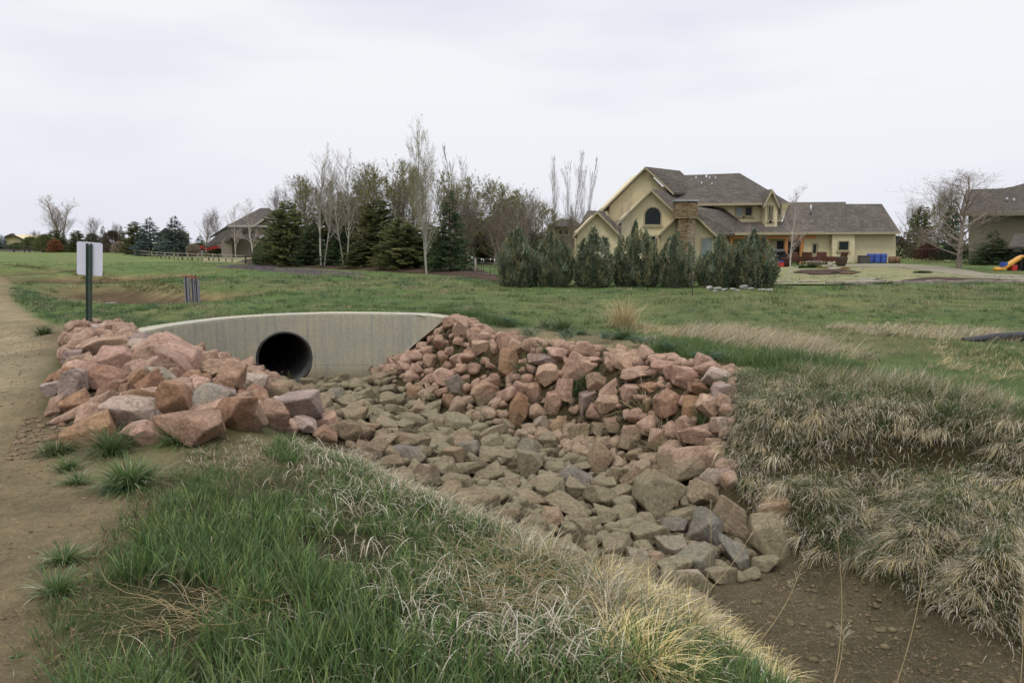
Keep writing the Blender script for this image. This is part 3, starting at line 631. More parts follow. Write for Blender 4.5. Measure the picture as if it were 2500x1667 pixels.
B_ = [
(1100,791,38,34,-12,'P','topmost rock at the wall end'),(1126,801,46,48,-8,'P','tall rock beside the topmost one'),(1051,812,32,32,-18,'R','red rock touching the wall end'),(1236,837,52,50,-3,'P','square pink block at the crest'),
(1158,833,34,40,-10,'P','rock between two larger pink blocks'),(1176,852,52,38,5,'P','pale pink rock under the square block'),(1268,850,58,38,16,'P','sloping rock right of the square block'),(1247,892,62,74,8,'O','large orange slab standing on the slope'),
(1428,864,66,40,3,'R','dark red boulder at the crest'),(1413,902,72,66,10,'P','big rounded pink boulder near the crest'),(1365,866,60,30,0,'P','long rock left of the dark red boulder'),(1334,880,92,28,9,'V','flat pale mauve slab'),
(1087,923,66,46,4,'P','smooth pink boulder mid slope'),(1340,914,74,48,-14,'P','pink boulder under the flat mauve slab'),(1186,960,84,56,-24,'P','angular pink boulder slanting up'),(1112,939,50,42,-20,'L','grey speckled rock mid slope'),
(1264,1000,44,84,3,'O','upright orange slab at the slope foot'),(1013,960,50,32,4,'O','brown flat topped stone'),(1092,979,32,34,0,'O','small orange cube like stone'),(1024,998,42,40,-24,'P','pink stone tilted among tan ones'),
(1323,1037,42,44,0,'L','white veined grey rock'),(1367,1041,52,36,-32,'O','rusty orange wedge'),(1413,1063,62,50,-4,'R','rounded reddish rock at the slope foot'),(1528,883,84,54,24,'P','large pale pink boulder at the crest'),
(1666,919,88,62,-14,'P','large smooth boulder at the crest right'),(1758,920,84,42,10,'W','whitish boulder at the crest end'),(1767,958,60,48,4,'V','mauve rock by the grassy bank'),(1617,897,58,30,-6,'P','small pale rock left of the smooth boulder'),
(1562,914,94,36,-12,'P','long flat pink rock'),(1631,987,70,68,8,'R','wide reddish boulder mid slope'),(1713,951,58,30,3,'O','orange tinted rock near the bank'),(1730,995,60,56,10,'P','pointed pink rock near the bank'),
(1688,998,54,48,-6,'O','orange rock with a dark gap beside it'),(1707,1062,94,56,-18,'P','broad slab beside the grassy bank'),(1741,1095,48,48,10,'P','pink rock above the biggest boulder'),(1676,1142,136,100,-16,'P','biggest pink boulder'),
(1642,1110,76,60,-12,'P','pale boulder leaning on the biggest one'),(1673,1054,46,68,14,'P','narrow upright pink rock'),(1606,1071,52,48,6,'P','cream pink rock behind dry grass'),(1544,1071,66,62,4,'R','dark sided reddish boulder'),
(1484,991,66,46,-10,'P','flat reddish pink rock mid slope'),(1435,982,54,50,-18,'V','mauve block mid slope'),(1488,955,62,38,-30,'P','slanted pink rock mid slope'),(1456,938,52,52,6,'P','squarish pink rock with grass in front'),
(1465,1128,62,72,22,'R','tall leaning brown pink rock'),(1556,1111,62,32,6,'R','long low reddish rock'),(1376,955,50,54,0,'P','pink rock below the rounded crest boulder'),(1350,985,58,50,-10,'P','pale rock next to the upright orange slab'),
(1210,930,50,34,12,'P','wedge of pink rock under the orange slab'),(1300,955,52,42,-18,'R','reddish wedge mid slope'),(1500,1038,54,36,8,'R','brown red rock at the slope foot'),(1700,950,44,30,0,'R','small red rock under the smooth boulder'),
(1540,960,50,42,-16,'P','pink rock left of the wide reddish boulder'),(1590,945,52,28,-24,'O','thin orange rock standing on edge'),(1120,880,46,34,-10,'P','pale pink rock above the smooth one'),(1050,880,40,34,6,'P','small pink rock near the wall'),
(1000,850,32,26,0,'R','small reddish rock against the wall'),(965,885,40,30,-8,'P','pink stone at the foot of the wall'),(1460,885,52,26,0,'P','low pink rock right of the rounded boulder'),(1120,835,30,24,0,'P','small pink rock near the top')]
C_ = [
(893,913,58,34,-3,'T','large tan stone at the foot of the wall'),(837,925,46,28,4,'T','tan stone left of the large one by the wall'),(755,938,48,28,2,'T','tan stone right of the pipe'),(804,950,50,28,-4,'T','rounded tan stone below the pipe'),(780,922,34,28,-20,'T','small tan stone against the wall'),
(1053,999,54,38,-5,'T','grey tan stone below the brown one'),(1121,1035,96,46,7,'T','broad tan slab'),(998,1081,108,42,3,'T','long flat tan slab'),(940,1046,62,40,12,'P','pink stone among the tan slabs'),(1101,1119,70,48,-4,'R','brownish boulder'),
(1134,1146,122,34,-5,'T','long narrow tan slab'),(1215,1120,104,38,2,'T','flat long stone with a dark underside'),(1287,1138,70,64,16,'T','triangular tan stone'),(1203,1083,60,46,0,'T','domed tan stone'),(1345,1204,74,56,-6,'T','dark faced tan boulder'),
(1406,1200,64,52,8,'T','smooth square tan stone'),(1403,1168,92,50,14,'G','blue grey stone behind the square one'),(1605,1215,124,104,32,'T','very large tan slab'),(1472,1190,66,48,10,'T','wedge shaped tan stone'),(1508,1162,44,58,12,'T','upright tan stone'),
(1542,1170,56,48,-34,'R','brownish stone leaning by the large slab'),(1516,1208,56,38,0,'T','small dark sided tan stone'),(1724,1297,90,76,8,'G','dark grey angular boulder'),(1782,1264,100,66,32,'P','pink boulder sloping to the right'),(1890,1243,88,54,-6,'O','orange boulder under the grassy bank'),
(1884,1313,106,102,-8,'T','big round pale boulder at the mud edge'),(1647,1291,70,40,3,'G','flat dark grey stone'),(1587,1310,94,50,-10,'T','olive grey boulder'),(1724,1206,90,50,6,'R','brown slab under the biggest pink boulder'),(1670,1259,84,30,-10,'T','thin tan stone'),
(1574,1278,68,42,6,'T','rounded tan stone with scratches'),(1802,1360,62,88,-8,'G','grey brown upright stone by the mud'),(1639,1344,72,50,5,'V','mauve brown block'),(1690,1416,98,36,-2,'W','pale flat stone at the lower edge'),(1762,1407,84,38,4,'T','flat stone next to the mud'),
(1555,1364,64,42,14,'V','mauve stone near the straw'),(1651,1384,86,36,-12,'T','olive stone in the lowest row'),(1660,1315,30,20,0,'R','small red brown stone'),(1700,1345,44,38,0,'T','small tan block left of the upright stone'),(1740,1360,40,36,0,'T','small tan stone left of the grey brown one'),
(845,985,60,40,8,'T','tan stone in the upper channel'),(790,975,54,36,0,'T','tan stone beside the mauve boulder'),(905,960,62,34,-10,'T','tan slab below the large stone by the wall'),(955,985,64,42,14,'T','pale topped tan stone'),(880,1020,70,36,-6,'T','flat tan stone in the channel middle'),
(985,1045,50,34,0,'T','tan stone right of the pink one'),(1075,1085,80,36,0,'T','rough tan slab'),(1180,1010,50,34,0,'T','grey tan stone near the upright orange slab'),(1240,1040,40,34,0,'T','small tan stone under the upright orange slab'),(1430,1130,44,30,6,'T','oval tan stone'),
(1340,1080,50,32,-6,'T','tan stone below the veined rock'),(1460,1050,40,32,0,'T','tan stone below the mauve block'),(1120,1180,90,40,6,'T','half hidden slab near the dry grass'),(1240,1185,80,40,-4,'T','smooth slab near the grass'),(900,1100,80,34,10,'T','stone partly under grass'),
(1480,1260,70,48,0,'T','worn tan stone in the lower channel'),(1420,1290,64,44,8,'T','worn stone behind the straw stems'),(1350,1270,60,44,-8,'R','brown stone by the tangled stems'),(1520,1310,50,34,0,'T','low tan stone'),(1380,1350,100,50,10,'W','sandy pink slab at the grass edge')]
for i, a in enumerate(A_): add_rock(*a[:5], a[5], a[6], 'A', 100+i, lift=.40, sharp=[18,26,14][i%3])
for i, a in enumerate(B_): add_rock(*a[:5], a[5], a[6], 'B', 300+i, lift=.30)
for i, a in enumerate(C_): add_rock(*a[:5], a[5], a[6], 'C', 500+i, lift=.26, depth=1.1)
# the rest of the riprap, scattered and packed between the rocks above
PB = gp([(1062,800),(1130,788),(1290,840),(1450,855),(1650,885),(1790,915),(1800,1000),(1770,1100),(1790,1190),(1650,1215),(1400,1110),(1200,1035),(1010,965),(900,885),(965,850),(1030,815)])
PC = gp([(690,925),(900,895),(1200,1030),(1450,1115),(1750,1235),(1900,1290),(1860,1400),(1740,1450),('w',1.75,3.9),('w',.9,4.9),('w',-.1,6.1),('w',-1.0,7.1),(830,1080),(730,1040),(670,1000),(650,960)])
PA = gp([(175,800),(300,800),(430,845),(560,895),(650,915),(760,990),(730,1045),(600,1050),(480,1070),(250,1075),(130,1030),(110,960),(160,880)])
rng = np.random.RandomState(77); placed = [(h[0], h[1], h[3]*.95) for h in HAND]; FILL = []
def scatter(poly, zn, sizes, tries, k, pal):
    px = [p[0] for p in poly]; py = [p[1] for p in poly]
    for lo, hi, n in sizes:
        X = rng.uniform(min(px), max(px), n); Y = rng.uniform(min(py), max(py), n); ok = inpoly(X, Y, poly); X = X[ok]; Y = Y[ok]
        for x, y in zip(X, Y):
            r = rng.uniform(lo, hi); P = np.array(placed)
            if (np.hypot(P[:,0]-x, P[:,1]-y) < k*(P[:,2]+r)).any(): continue
            _a, _b, _c = proj(x, y, float(hz(x, y)))
            if _a > 1700 and _b > 1425: continue
            placed.append((x, y, r)); z = float(hz(x, y)); FILL.append((x, y, z, r, zn, rng.choice(list(pal))))
scatter(PB, 'B', [(.10,.14,2000),(.07,.10,8000),(.04,.07,14000)], 0, .70, 'PPPPPRRVOW')
scatter(PC, 'C', [(.13,.19,900),(.08,.12,6000),(.05,.08,14000)], 0, .88, 'TTTTTTTRTG')
scatter(PA, 'A', [(.10,.15,1500)], 0, .75, 'PPPROV')
def px_of(f): a, b, d = proj(f[0], f[1], f[2]+f[3]*.4); return a, b, f[3]*2*FPX/d
info = [(f, *px_of(f)) for f in FILL]
info = [i for i in info if -50 < i[1] < 2550 and i[2] < 1700]
hidden = inpoly(np.array([i[1] for i in info]), np.array([i[2] for i in info]), [(640,1085),(860,1110),(1000,1180),(1150,1240),(1300,1330),(1500,1430),(1700,1540),(1900,1700),(640,1700)])
info = [(*i, h) for i, h in zip(info, hidden)]
info.sort(key=lambda i: -i[3]*(0 if i[4] else 1))
KEEP = max(0, 292-len(HAND)); print('hand rocks', len(HAND), 'fill', len(FILL), 'kept as things', KEEP)
small = []; used_l = {}
HP = np.array([(h[4], h[5]) for h in HAND])
for idx, (f, a, b, s, hd) in enumerate(info):
    x, y, z, r, zn, c = f; rr = np.random.RandomState(9000+idx)
    dims = (r*2*rr.uniform(.95, 1.5), r*2*rr.uniform(.8, 1.2), r*2*(rr.uniform(.5, .9) if zn == 'C' else rr.uniform(.7, 1.1)))
    if idx >= KEEP or hd: small.append((f, dims, rr)); continue
    V, F = rock_shape(9000+idx, dims, 4)
    o = link('rock', rawmesh('rock', V, F, M['rock'], None, True)); o.location = (x, y, z+dims[2]*.33)
    o.rotation_euler = (R(rr.uniform(-25, 25)), R(rr.uniform(-25, 25)), rr.uniform(0, 6.3))
    al = {'A': 1.0, 'B': .12, 'C': rr.uniform(0, .28)}[zn]; o.color = (*rcol(c, rr), al)
    d2 = (HP[:,0]-a)**2+((HP[:,1]-b)*1.4)**2; order = np.argsort(d2); lab = None
    for q in order[:4]:
        h = HAND[q]; dx, dy = a-h[4], b-h[5]
        w_ = ('just right of' if dx > 0 else 'just left of') if abs(dx) > abs(dy)*1.4 else ('just below' if dy > 0 else 'just above')
        sh = ' '.join(h[6].split()[:6])
        while sh.split()[-1] in ('the','a','of','at','in','and','with','over','under','on','to','two','near','among','by','behind','below','beside','above','left','right','leaning','against','just','between','an','lying'): sh = ' '.join(sh.split()[:-1])
        cn = CNAME['T'] if zn == 'C' and c not in 'RG' else CNAME[c]
        lab = f"{'mid-sized' if s > 42 else 'small'} {cn} stone {w_} the {sh}"
        if lab not in used_l: break
    used_l[lab] = 1; tag(o, lab, 'rock', GRP[zn])
for zn, nm, lb in (('B', 'small_stones', 'loose small pink stones filling gaps of the far slope'), ('C', 'channel_stones', 'loose small tan stones filling gaps of the channel floor'), ('A', 'pile_stones', 'loose small stones filling gaps of the left pile')):
    S = [q for q in small if q[0][4] == zn]
    Vs = []; Fs = []; o_ = 0
    for f, dims, rr in S:
        big = dims[0] > .2
        V, F = rock_shape(rr.randint(1 << 30), dims, 3 if big else 2); e = Euler((rr.uniform(-.5,.5), rr.uniform(-.5,.5), rr.uniform(0, 6.3))).to_matrix()
        V = V@np.array(e).T+np.array([f[0], f[1], f[2]+dims[2]*.26]); Vs.append(V); Fs.append(F+o_); o_ += len(V)
    Vp = []; Fp = []; op_ = 0
    # pebbles, coloured dark to paint shade into the gaps between stones
    poly = {'B': PB, 'C': PC, 'A': PA}[zn]; px = [p[0] for p in poly]; py = [p[1] for p in poly]
    X = rng.uniform(min(px), max(px), 2600); Y = rng.uniform(min(py), max(py), 2600); ok = inpoly(X, Y, poly)
    for x, y in list(zip(X[ok], Y[ok]))[:1300]:
        rr = np.random.RandomState(int(abs(x*1000+y*7777))); r = rr.uniform(.03, .075)
        V, F = rock_shape(rr.randint(1 << 30), (r*2, r*1.8, r*1.4), 2); Vp.append(V@np.array(Euler((rr.uniform(0,3), rr.uniform(0,3), 0)).to_matrix()).T+np.array([x, y, float(hz(x, y))+r*.1])); Fp.append(F+op_); op_ += len(V)
    o = link('pebbles', rawmesh('pebbles', np.vstack(Vp), np.vstack(Fp), M['rock'], None, True)); tag(o, 'pebbles coloured darker as shade down in the gaps, '+lb.split(' of ')[-1], kind='stuff'); o.color = (*srgb(88,76,58), .75)
    o = link(nm, rawmesh(nm, np.vstack(Vs), np.vstack(Fs), M['rock'], None, True)); tag(o, lb, kind='stuff')
    o.color = (*srgb(*ROCKC['P' if zn != 'C' else 'T']), {'A': 1.0, 'B': .3, 'C': 0.0}[zn])
# clods and flakes on the drying mud
Vs = []; Fs = []; o_ = 0; r_ = np.random.RandomState(15); poly = gp([(1640,1470),(1800,1420),(1950,1355),(2120,1400),(2300,1470),(2500,1560),(2500,1667),(1900,1667)])
px = [p[0] for p in poly]; py = [p[1] for p in poly]; X = r_.uniform(min(px), max(px), 24000); Y = r_.uniform(min(py), max(py), 24000); ok = inpoly(X, Y, poly); D, F = OCT
for x, y in list(zip(X[ok], Y[ok]))[:700]:
    r = .005+.045*r_.rand()**5; a = r_.uniform(0, 6.28); V = D*(1+.35*(r_.rand(len(D), 1)-.5))*np.array([r, r*r_.uniform(.4,1), r*r_.uniform(.12,.4)]); c_, s_ = math.cos(a), math.sin(a)
    V = np.column_stack([V[:,0]*c_-V[:,1]*s_, V[:,0]*s_+V[:,1]*c_, V[:,2]]); Vs.append(V+np.array([x, y, float(hz(x, y))+r*.1])); Fs.append(F+o_); o_ += len(V)
o = link('mud_clods', rawmesh('mud_clods', np.vstack(Vs), np.vstack(Fs), M['clod'])); tag(o, 'drying mud clods and flakes over the channel floor', kind='stuff')
# loose gravel crumbs scattered on the dirt and the mud
Vs = []; Fs = []; o_ = 0; r_ = np.random.RandomState(5)
for poly, n, r0, r1 in ((gp([(0,1667),(250,1667),(300,1400),(420,1200),(300,1110),(100,1040),(90,900),(150,800),(0,780)]), 3000, .004, .016), (gp([(1750,1440),(1950,1360),(2500,1560),(2500,1667),(1950,1667)]), 250, .006, .02), (gp([(0,1130),(60,1010),(190,1040),(260,1090),(120,1110)]), 260, .01, .035)):
    px = [p[0] for p in poly]; py = [p[1] for p in poly]; X = r_.uniform(min(px), max(px), n*4); Y = r_.uniform(min(py), max(py), n*4); ok = inpoly(X, Y, poly)
    for x, y in list(zip(X[ok], Y[ok]))[:n]:
        r = r0+(r1-r0)*r_.rand()**3; D, F = ICO[2] if r > .02 else OCT if 'OCT' in globals() else ICO[2]
        V = D*np.array([r, r*r_.uniform(.6,1), r*r_.uniform(.4,.8)])*(1+.25*r_.randn(len(D), 1)*.5)
        Vs.append(V+np.array([x, y, float(hz(x, y))+r*.2])); Fs.append(F+o_); o_ += len(V)
o = link('gravel', rawmesh('gravel', np.vstack(Vs), np.vstack(Fs), M['rock'])); tag(o, 'loose gravel crumbs on bare dirt and mud', kind='stuff'); o.color = (*srgb(132,114,92), 1)
# ------------------------------------------------------------------ grass
def blades(P, H, W, az, lean, curl, col, nseg=4, tipcol=None, seed=0, twist=1.0):
    """ribbon blades as vertex and face arrays; angles in radians from the vertical"""
    n = len(P); r = np.random.RandomState(seed); H = np.broadcast_to(H, n); W = np.broadcast_to(W, n); lean = np.broadcast_to(lean, n); curl = np.broadcast_to(curl, n)
    dx, dy = np.cos(az), np.sin(az); sa = az+math.pi/2+r.uniform(-1, 1, n)*twist; sx, sy = np.cos(sa), np.sin(sa)
    pos = np.array(P, float).copy(); V = np.zeros((n, 2*nseg+1, 3)); Cc = np.zeros((n, 2*nseg+1, 3)); az2 = az.copy(); dz = r.uniform(-.35, .35, n)
    for k in range(nseg):
        t = k/nseg; wd_ = W*(1-t*.55)*(.75 if k == 0 else 1)
        V[:, 2*k] = pos-np.stack([sx*wd_, sy*wd_, 0*wd_], -1)/2; V[:, 2*k+1] = pos+np.stack([sx*wd_, sy*wd_, 0*wd_], -1)/2
        th = lean+curl*((k+.5)/nseg); s = H/nseg; az2 = az2+dz/nseg
        pos = pos+np.stack([np.sin(th)*np.cos(az2)*s, np.sin(th)*np.sin(az2)*s, np.cos(th)*s], -1)
        tc_ = col if tipcol is None else col*(1-t)+tipcol*t
        Cc[:, 2*k] = tc_; Cc[:, 2*k+1] = tc_
    V[:, -1] = pos; Cc[:, -1] = col if tipcol is None else tipcol
    b = (np.arange(n)*(2*nseg+1))[:, None]; Q = []
    for k in range(nseg-1): Q.append(b+np.array([[2*k, 2*k+1, 2*k+3, 2*k+2]]))
    T = b+np.array([[2*nseg-2, 2*nseg-1, 2*nseg]])
    return V.reshape(-1, 3), np.concatenate(Q) if Q else np.zeros((0, 4), int), T, Cc.reshape(-1, 3)
class Grass:
    def __init__(s): s.V = []; s.Q = []; s.T = []; s.C = []; s.n = 0
    def add(s, *a, **k):
        V, Q, T, C = blades(*a, **k); s.V.append(V); s.Q.append(Q+s.n); s.T.append(T+s.n); s.C.append(C); s.n += len(V); return s
    def mesh(s, name, origin=(0,0,0)):
        return rawmesh(name, np.vstack(s.V)-np.array(origin), [f for f in (np.vstack(s.Q), np.vstack(s.T)) if len(f)], M['grass'], np.vstack(s.C))
GREEN = np.array([srgb(82,106,56), srgb(68,92,50), srgb(92,114,62), srgb(62,84,50), srgb(96,108,74), srgb(108,120,68)])*1.12
BLUEG = np.array([srgb(78,104,78), srgb(92,116,90), srgb(66,92,66)])
DRY = np.array([srgb(176,168,146), srgb(162,152,126), srgb(190,184,166), srgb(146,134,108)])
STRAW = np.array([srgb(186,170,126), srgb(170,152,108), srgb(198,186,146), srgb(158,140,102)])
BROWN = np.array([srgb(130,112,84), srgb(112,96,74), srgb(146,128,96)])
def pick(pal, n, r, j=.16): return pal[r.randint(0, len(pal), n)]*(1+r.uniform(-j, j, (n, 1)))
def samp(poly, n, r):
    px = [p[0] for p in poly]; py = [p[1] for p in poly]; ox = []; oy = []; tot = 0
    while tot < n:
        X = r.uniform(min(px), max(px), n*2); Y = r.uniform(min(py), max(py), n*2); ok = inpoly(X, Y, poly); ox.append(X[ok]); oy.append(Y[ok]); tot += ok.sum()
    return np.concatenate(ox)[:n], np.concatenate(oy)[:n]
def P3(x, y, dz=-.01): return np.column_stack([x, y, hz(x, y)+dz])
def area(poly):
    a = 0
    for i in range(len(poly)): a += poly[i][0]*poly[(i+1)%len(poly)][1]-poly[(i+1)%len(poly)][0]*poly[i][1]
    return abs(a)/2
# lush bank in front
NEAR = gp([(190,1667),(185,1560),(215,1450),(320,1370),(360,1290),(430,1215),(520,1170),(640,1125),(760,1100),(900,1135),(1020,1200),(1160,1265),(1300,1345),(1500,1450),(1700,1560),(1850,1667),('w',2.0,1.6),('w',2.6,.9),('w',1.2,.6),('w',-1.0,.9),('w',-1.35,1.6)])
r = np.random.RandomState(11); G = Grass()
def clump_xy(poly, n, spread, per, r):
    cx_, cy_ = samp(poly, n//per+1, r); k = r.randint(0, len(cx_), n)
    ang = r.uniform(0, 6.283, n); rad = np.abs(r.randn(n))*spread
    return cx_[k]+np.cos(ang)*rad, cy_[k]+np.sin(ang)*rad, ang, k
n = 86000; x, y, az, k = clump_xy(NEAR, n, .05, 22, r)
okm = noise_at(NZ1, x, y)+.35*noise_at(NZ2, x, y) > -1.15; okm &= inpoly(x, y, NEAR) | (r.rand(n) < .25); x, y, az, k = x[okm], y[okm], az[okm], k[okm]; n = len(x)
BANDP = gp([(700,1095),(860,1100),(1000,1160),(1160,1240),(1300,1320),(1500,1430),(1850,1667),(1400,1667),(1080,1640),(900,1500),(800,1350),(740,1220)])
inb = inpoly(x, y, BANDP); kk_ = ~inb | (r.rand(n) < .8); x, y, az, k, inb = x[kk_], y[kk_], az[kk_], k[kk_], inb[kk_]; n = len(x)
ch = r.uniform(.7, 1.25, k.max()+1)[k]*np.where(inb, .72, 1); cc = r.uniform(.82, 1.18, (k.max()+1, 1))[k]
lush = np.clip(1-(y-2.2)/4.5, .35, 1)
crd = noise_at(NZ1, x, y)
G.add(P3(x, y), r.uniform(.08, .19, n)*ch*(.62+.55*lush), r.uniform(.0035, .0085, n), az+r.randn(n)*.5, r.uniform(.05, .45, n), r.uniform(.1, 1.0, n), pick(GREEN, n, r)*cc, nseg=4, seed=1)
n = 24000; x, y = samp(NEAR, n, r); G.add(P3(x, y), r.uniform(.05, .15, n), r.uniform(.0025, .005, n), r.uniform(0, 6.28, n), r.uniform(.2, 1.2, n), r.uniform(.2, 1.6, n), pick(np.vstack([BROWN, DRY[1:2]*.8, STRAW[1:2]*.8, GREEN*.6]), n, r), nseg=3, seed=2)
# bleached curly blades, thick in a band along the bank shoulder
BAND = gp([(760,1100),(900,1135),(1020,1200),(1160,1265),(1300,1345),(1500,1450),(1850,1667),(1400,1660),(1250,1480),(1000,1330),(820,1230),(700,1140)])
for poly, n in ((NEAR, 6500), (BANDP, 13000)):
    x, y = samp(poly, n, r)
    if poly is NEAR: keepm = r.rand(n) < np.clip(.25+(x+1.1)*.4+noise_at(NZ1, x, y)*.3, .06, 1)
    else: keepm = r.rand(n) < np.clip(.6+noise_at(NZ1, x, y)*.5, .1, 1)
    x, y = x[keepm], y[keepm]; n = len(x)
    G.add(P3(x, y, .01), r.uniform(.10, .24, n), r.uniform(.0035, .0075, n), r.uniform(0, 6.28, n), r.uniform(.05, .6, n), r.uniform(1.2, 3.0, n), pick(DRY, n, r), nseg=6, seed=3)
o = link('grass', G.mesh('grass')); tag(o, 'lush green grass with bleached curly blades on the near bank', kind='stuff')
# straw fringe hanging over the channel edge
G = Grass(); FR = gp([(870,1120),(1020,1185),(1160,1250),(1320,1330),(1500,1420),(1700,1530),(1880,1667),(1640,1667),(1500,1530),(1300,1430),(1120,1320),(980,1230),(860,1150)])
n = 13000; x, y, az, k = clump_xy(FR, n, .06, 45, r)
w_ = np.clip((x+2.0)/2.6, .4, 1); kk_ = r.rand(n) < w_; x, y, az, k, w_ = x[kk_], y[kk_], az[kk_], k[kk_], w_[kk_]; n = len(x)
G.add(P3(x, y), r.uniform(.14, .32, n)*(.55+.5*w_), r.uniform(.003, .0065, n), np.where(r.rand(n) < .6, .75+r.randn(n)*.7, az), r.uniform(.2, .9, n), r.uniform(.5, 1.9, n), pick(np.vstack([STRAW, DRY, DRY*.8, BROWN, GREEN[:2]]), n, r)*r.uniform(.8, 1.1, (k.max()+1, 1))[k], nseg=6, seed=4)
YL = gp([(1480,1440),(1640,1490),(1760,1570),(1900,1680),(1560,1680),(1480,1560)])
n = 7000; x, y, az, k = clump_xy(YL, n, .07, 120, r); yel = np.array([srgb(198,182,128), srgb(184,164,102), srgb(208,196,150)])
G.add(P3(x, y), r.uniform(.14, .34, n), r.uniform(.003, .007, n), np.where(r.rand(n) < .5, .6+r.randn(n)*.8, az), r.uniform(.3, 1.2, n), r.uniform(.8, 2.2, n), pick(yel, n, r), nseg=7, seed=5)
o = link('straw_grass', G.mesh('straw_grass')); tag(o, 'long yellow straw grass drooping over the channel edge', kind='stuff')
# matted thatch beside the boulder pile
G = Grass(); TP = gp([(450,1110),(560,1078),(680,1072),(860,1105),(960,1160),(800,1160),(640,1140),(500,1160)])
n = 9000; x, y, az, k = clump_xy(TP, n, .05, 30, r)
pal = np.vstack([DRY, BROWN, BROWN, GREEN[:2]])
G.add(P3(x, y, 0), r.uniform(.03, .09, n), r.uniform(.003, .006, n), az, r.uniform(.4, 1.3, n), r.uniform(.4, 1.8, n), pick(pal, n, r), nseg=4, seed=6)
o = link('thatch_grass', G.mesh('thatch_grass')); tag(o, 'matted dead grass at the edge of the boulder pile', kind='stuff')
# far bank of the channel
G = Grass(); BK = gp([(1800,905),(1900,915),(2050,930),(2250,950),(2500,1000),('w',7.6,5.9),('w',8.2,3.6),(2500,1600),(2380,1520),(2250,1465),(2100,1400),(1980,1355),(1900,1290),(1800,1190),(1765,1110),(1785,1000)])
BARE = gp([(2080,1075),(2200,1060),(2400,1080),(2420,1120),(2300,1150),(2120,1140),(2040,1170),(1900,1190),(1870,1160),(1960,1115)])
def grad(x, y, e=.25): gxx = (hz(x+e, y)-hz(x-e, y)); gyy = (hz(x, y+e)-hz(x, y-e)); return np.arctan2(-gyy, -gxx)
def bankset(n, per, spread, H, W, lean, curl, pal, nseg, seed, down=.7, dens=None, lift=0):
    x, y, az, k = clump_xy(BK, n, spread, per, r); keepm = (~inpoly(x, y, BARE)) | (r.rand(n) < .2)
    if dens is not None: keepm &= r.rand(n) < dens(x, y)
    x, y, az, k = x[keepm], y[keepm], az[keepm], k[keepm]; n = len(x)
    hc = (r.uniform(.45, 1.45, k.max()+1)**1.2)[k]; x = x+0; dn = grad(x, y); a = np.where(r.rand(n) < down, dn+r.randn(n)*.6, az); cc = r.uniform(.6, 1.2, (k.max()+1, 1))[k]*(1+.12*noise_at(NZ1, x, y))[:, None]
    G.add(P3(x, y, lift), r.uniform(*H, n)*hc, r.uniform(*W, n), a, r.uniform(*lean, n), r.uniform(*curl, n), pick(pal, n, r)*cc, nseg=nseg, seed=seed)
bankset(95000, 26, .07, (.06,.15), (.003,.006), (.1,.7), (.3,1.4), GREEN, 4, 7, .5)
bankset(120000, 16, .06, (.07,.20), (.003,.0065), (.3,.8), (1.4,2.7), np.vstack([DRY*1.35, DRY*1.05, BROWN]), 6, 8, .8, lambda x, y: np.clip(.7+noise_at(NZ1, x, y)*.35, .15, 1))
bankset(26000, 50, .03, (.12,.26), (.003,.006), (.5,.9), (1.6,2.6), np.vstack([DRY, STRAW])*1.15, 7, 9, .95)
bankset(14000, 20, .05, (.04,.1), (.003,.006), (.3,1.2), (.5,1.5), BROWN, 3, 10, .6)
o = link('bank_grass', G.mesh('bank_grass')); tag(o, 'dry curled and green grass hanging down the far channel bank', kind='stuff')
# field grass
G = Grass()
def field(poly, n, H, W, pal, seed, lean=(.05,.6), curl=(.1,1.0), nseg=3, dens=None, per=18, spread=.05, azb=None, excl=None):
    x, y, az, k = clump_xy(poly, n, spread, per, r); a_, b_, c_ = proj(x, y, hz(x, y)); keepm = (a_ > -120) & (a_ < 2640) & (hz(x, y) > -.3)
    if dens is not None: keepm &= r.rand(n) < dens(x, y)
    if excl is not None: keepm &= ~inpoly(x, y, excl)
    x, y, az, k = x[keepm], y[keepm], az[keepm], k[keepm]; n = len(x); cc = r.uniform(.85, 1.15, (k.max()+1, 1))[k]
    if azb is not None: az = azb+r.randn(n)*.6
    dist = np.clip(y/12, .6, 3)
    G.add(P3(x, y), r.uniform(*H, n), r.uniform(*W, n)*dist, az+r.randn(n)*.4, r.uniform(*lean, n), r.uniform(*curl, n), pick(pal, n, r, .12)*cc, nseg=nseg, seed=seed)
LAWNG = np.array([srgb(82,104,58), srgb(92,110,64), srgb(74,94,52), srgb(104,114,76)])*1.0
wallpoly = [(v.x-n_.x*.05, v.y-n_.y*.05) for v, n_ in zip(WALL, WN)]
crossing = [(v.x+n_.x*.5, v.y+n_.y*.5) for v, n_ in zip(WALL, WN)]
F1 = crossing+[('w')] if False else crossing+[tuple(onz(1180,815,0))[:2], tuple(onz(1500,850,0))[:2], tuple(onz(1850,905,0))[:2], tuple(onz(2500,960,0))[:2], (16,8), (20,18), (-13,18), (-9.5,13), tuple(onz(160,790,0))[:2], tuple(onz(300,800,0))[:2]]
dn1 = lambda x, y: np.clip(1-2.2*noise_at(kd, x, y), 0, 1)*np.clip(1-.75*noise_at(ks, x, y), 0, 1)
field(F1, 60000, (.03,.075), (.003,.0055), LAWNG, 12, dens=dn1)
field(F1, 9000, (.02,.06), (.003,.005), np.vstack([DRY[:2], BROWN]), 13, dens=lambda x, y: dn1(x, y)*np.clip(.35+noise_at(NZ1, x, y)*.4, 0, 1), lean=(.3,1.2))
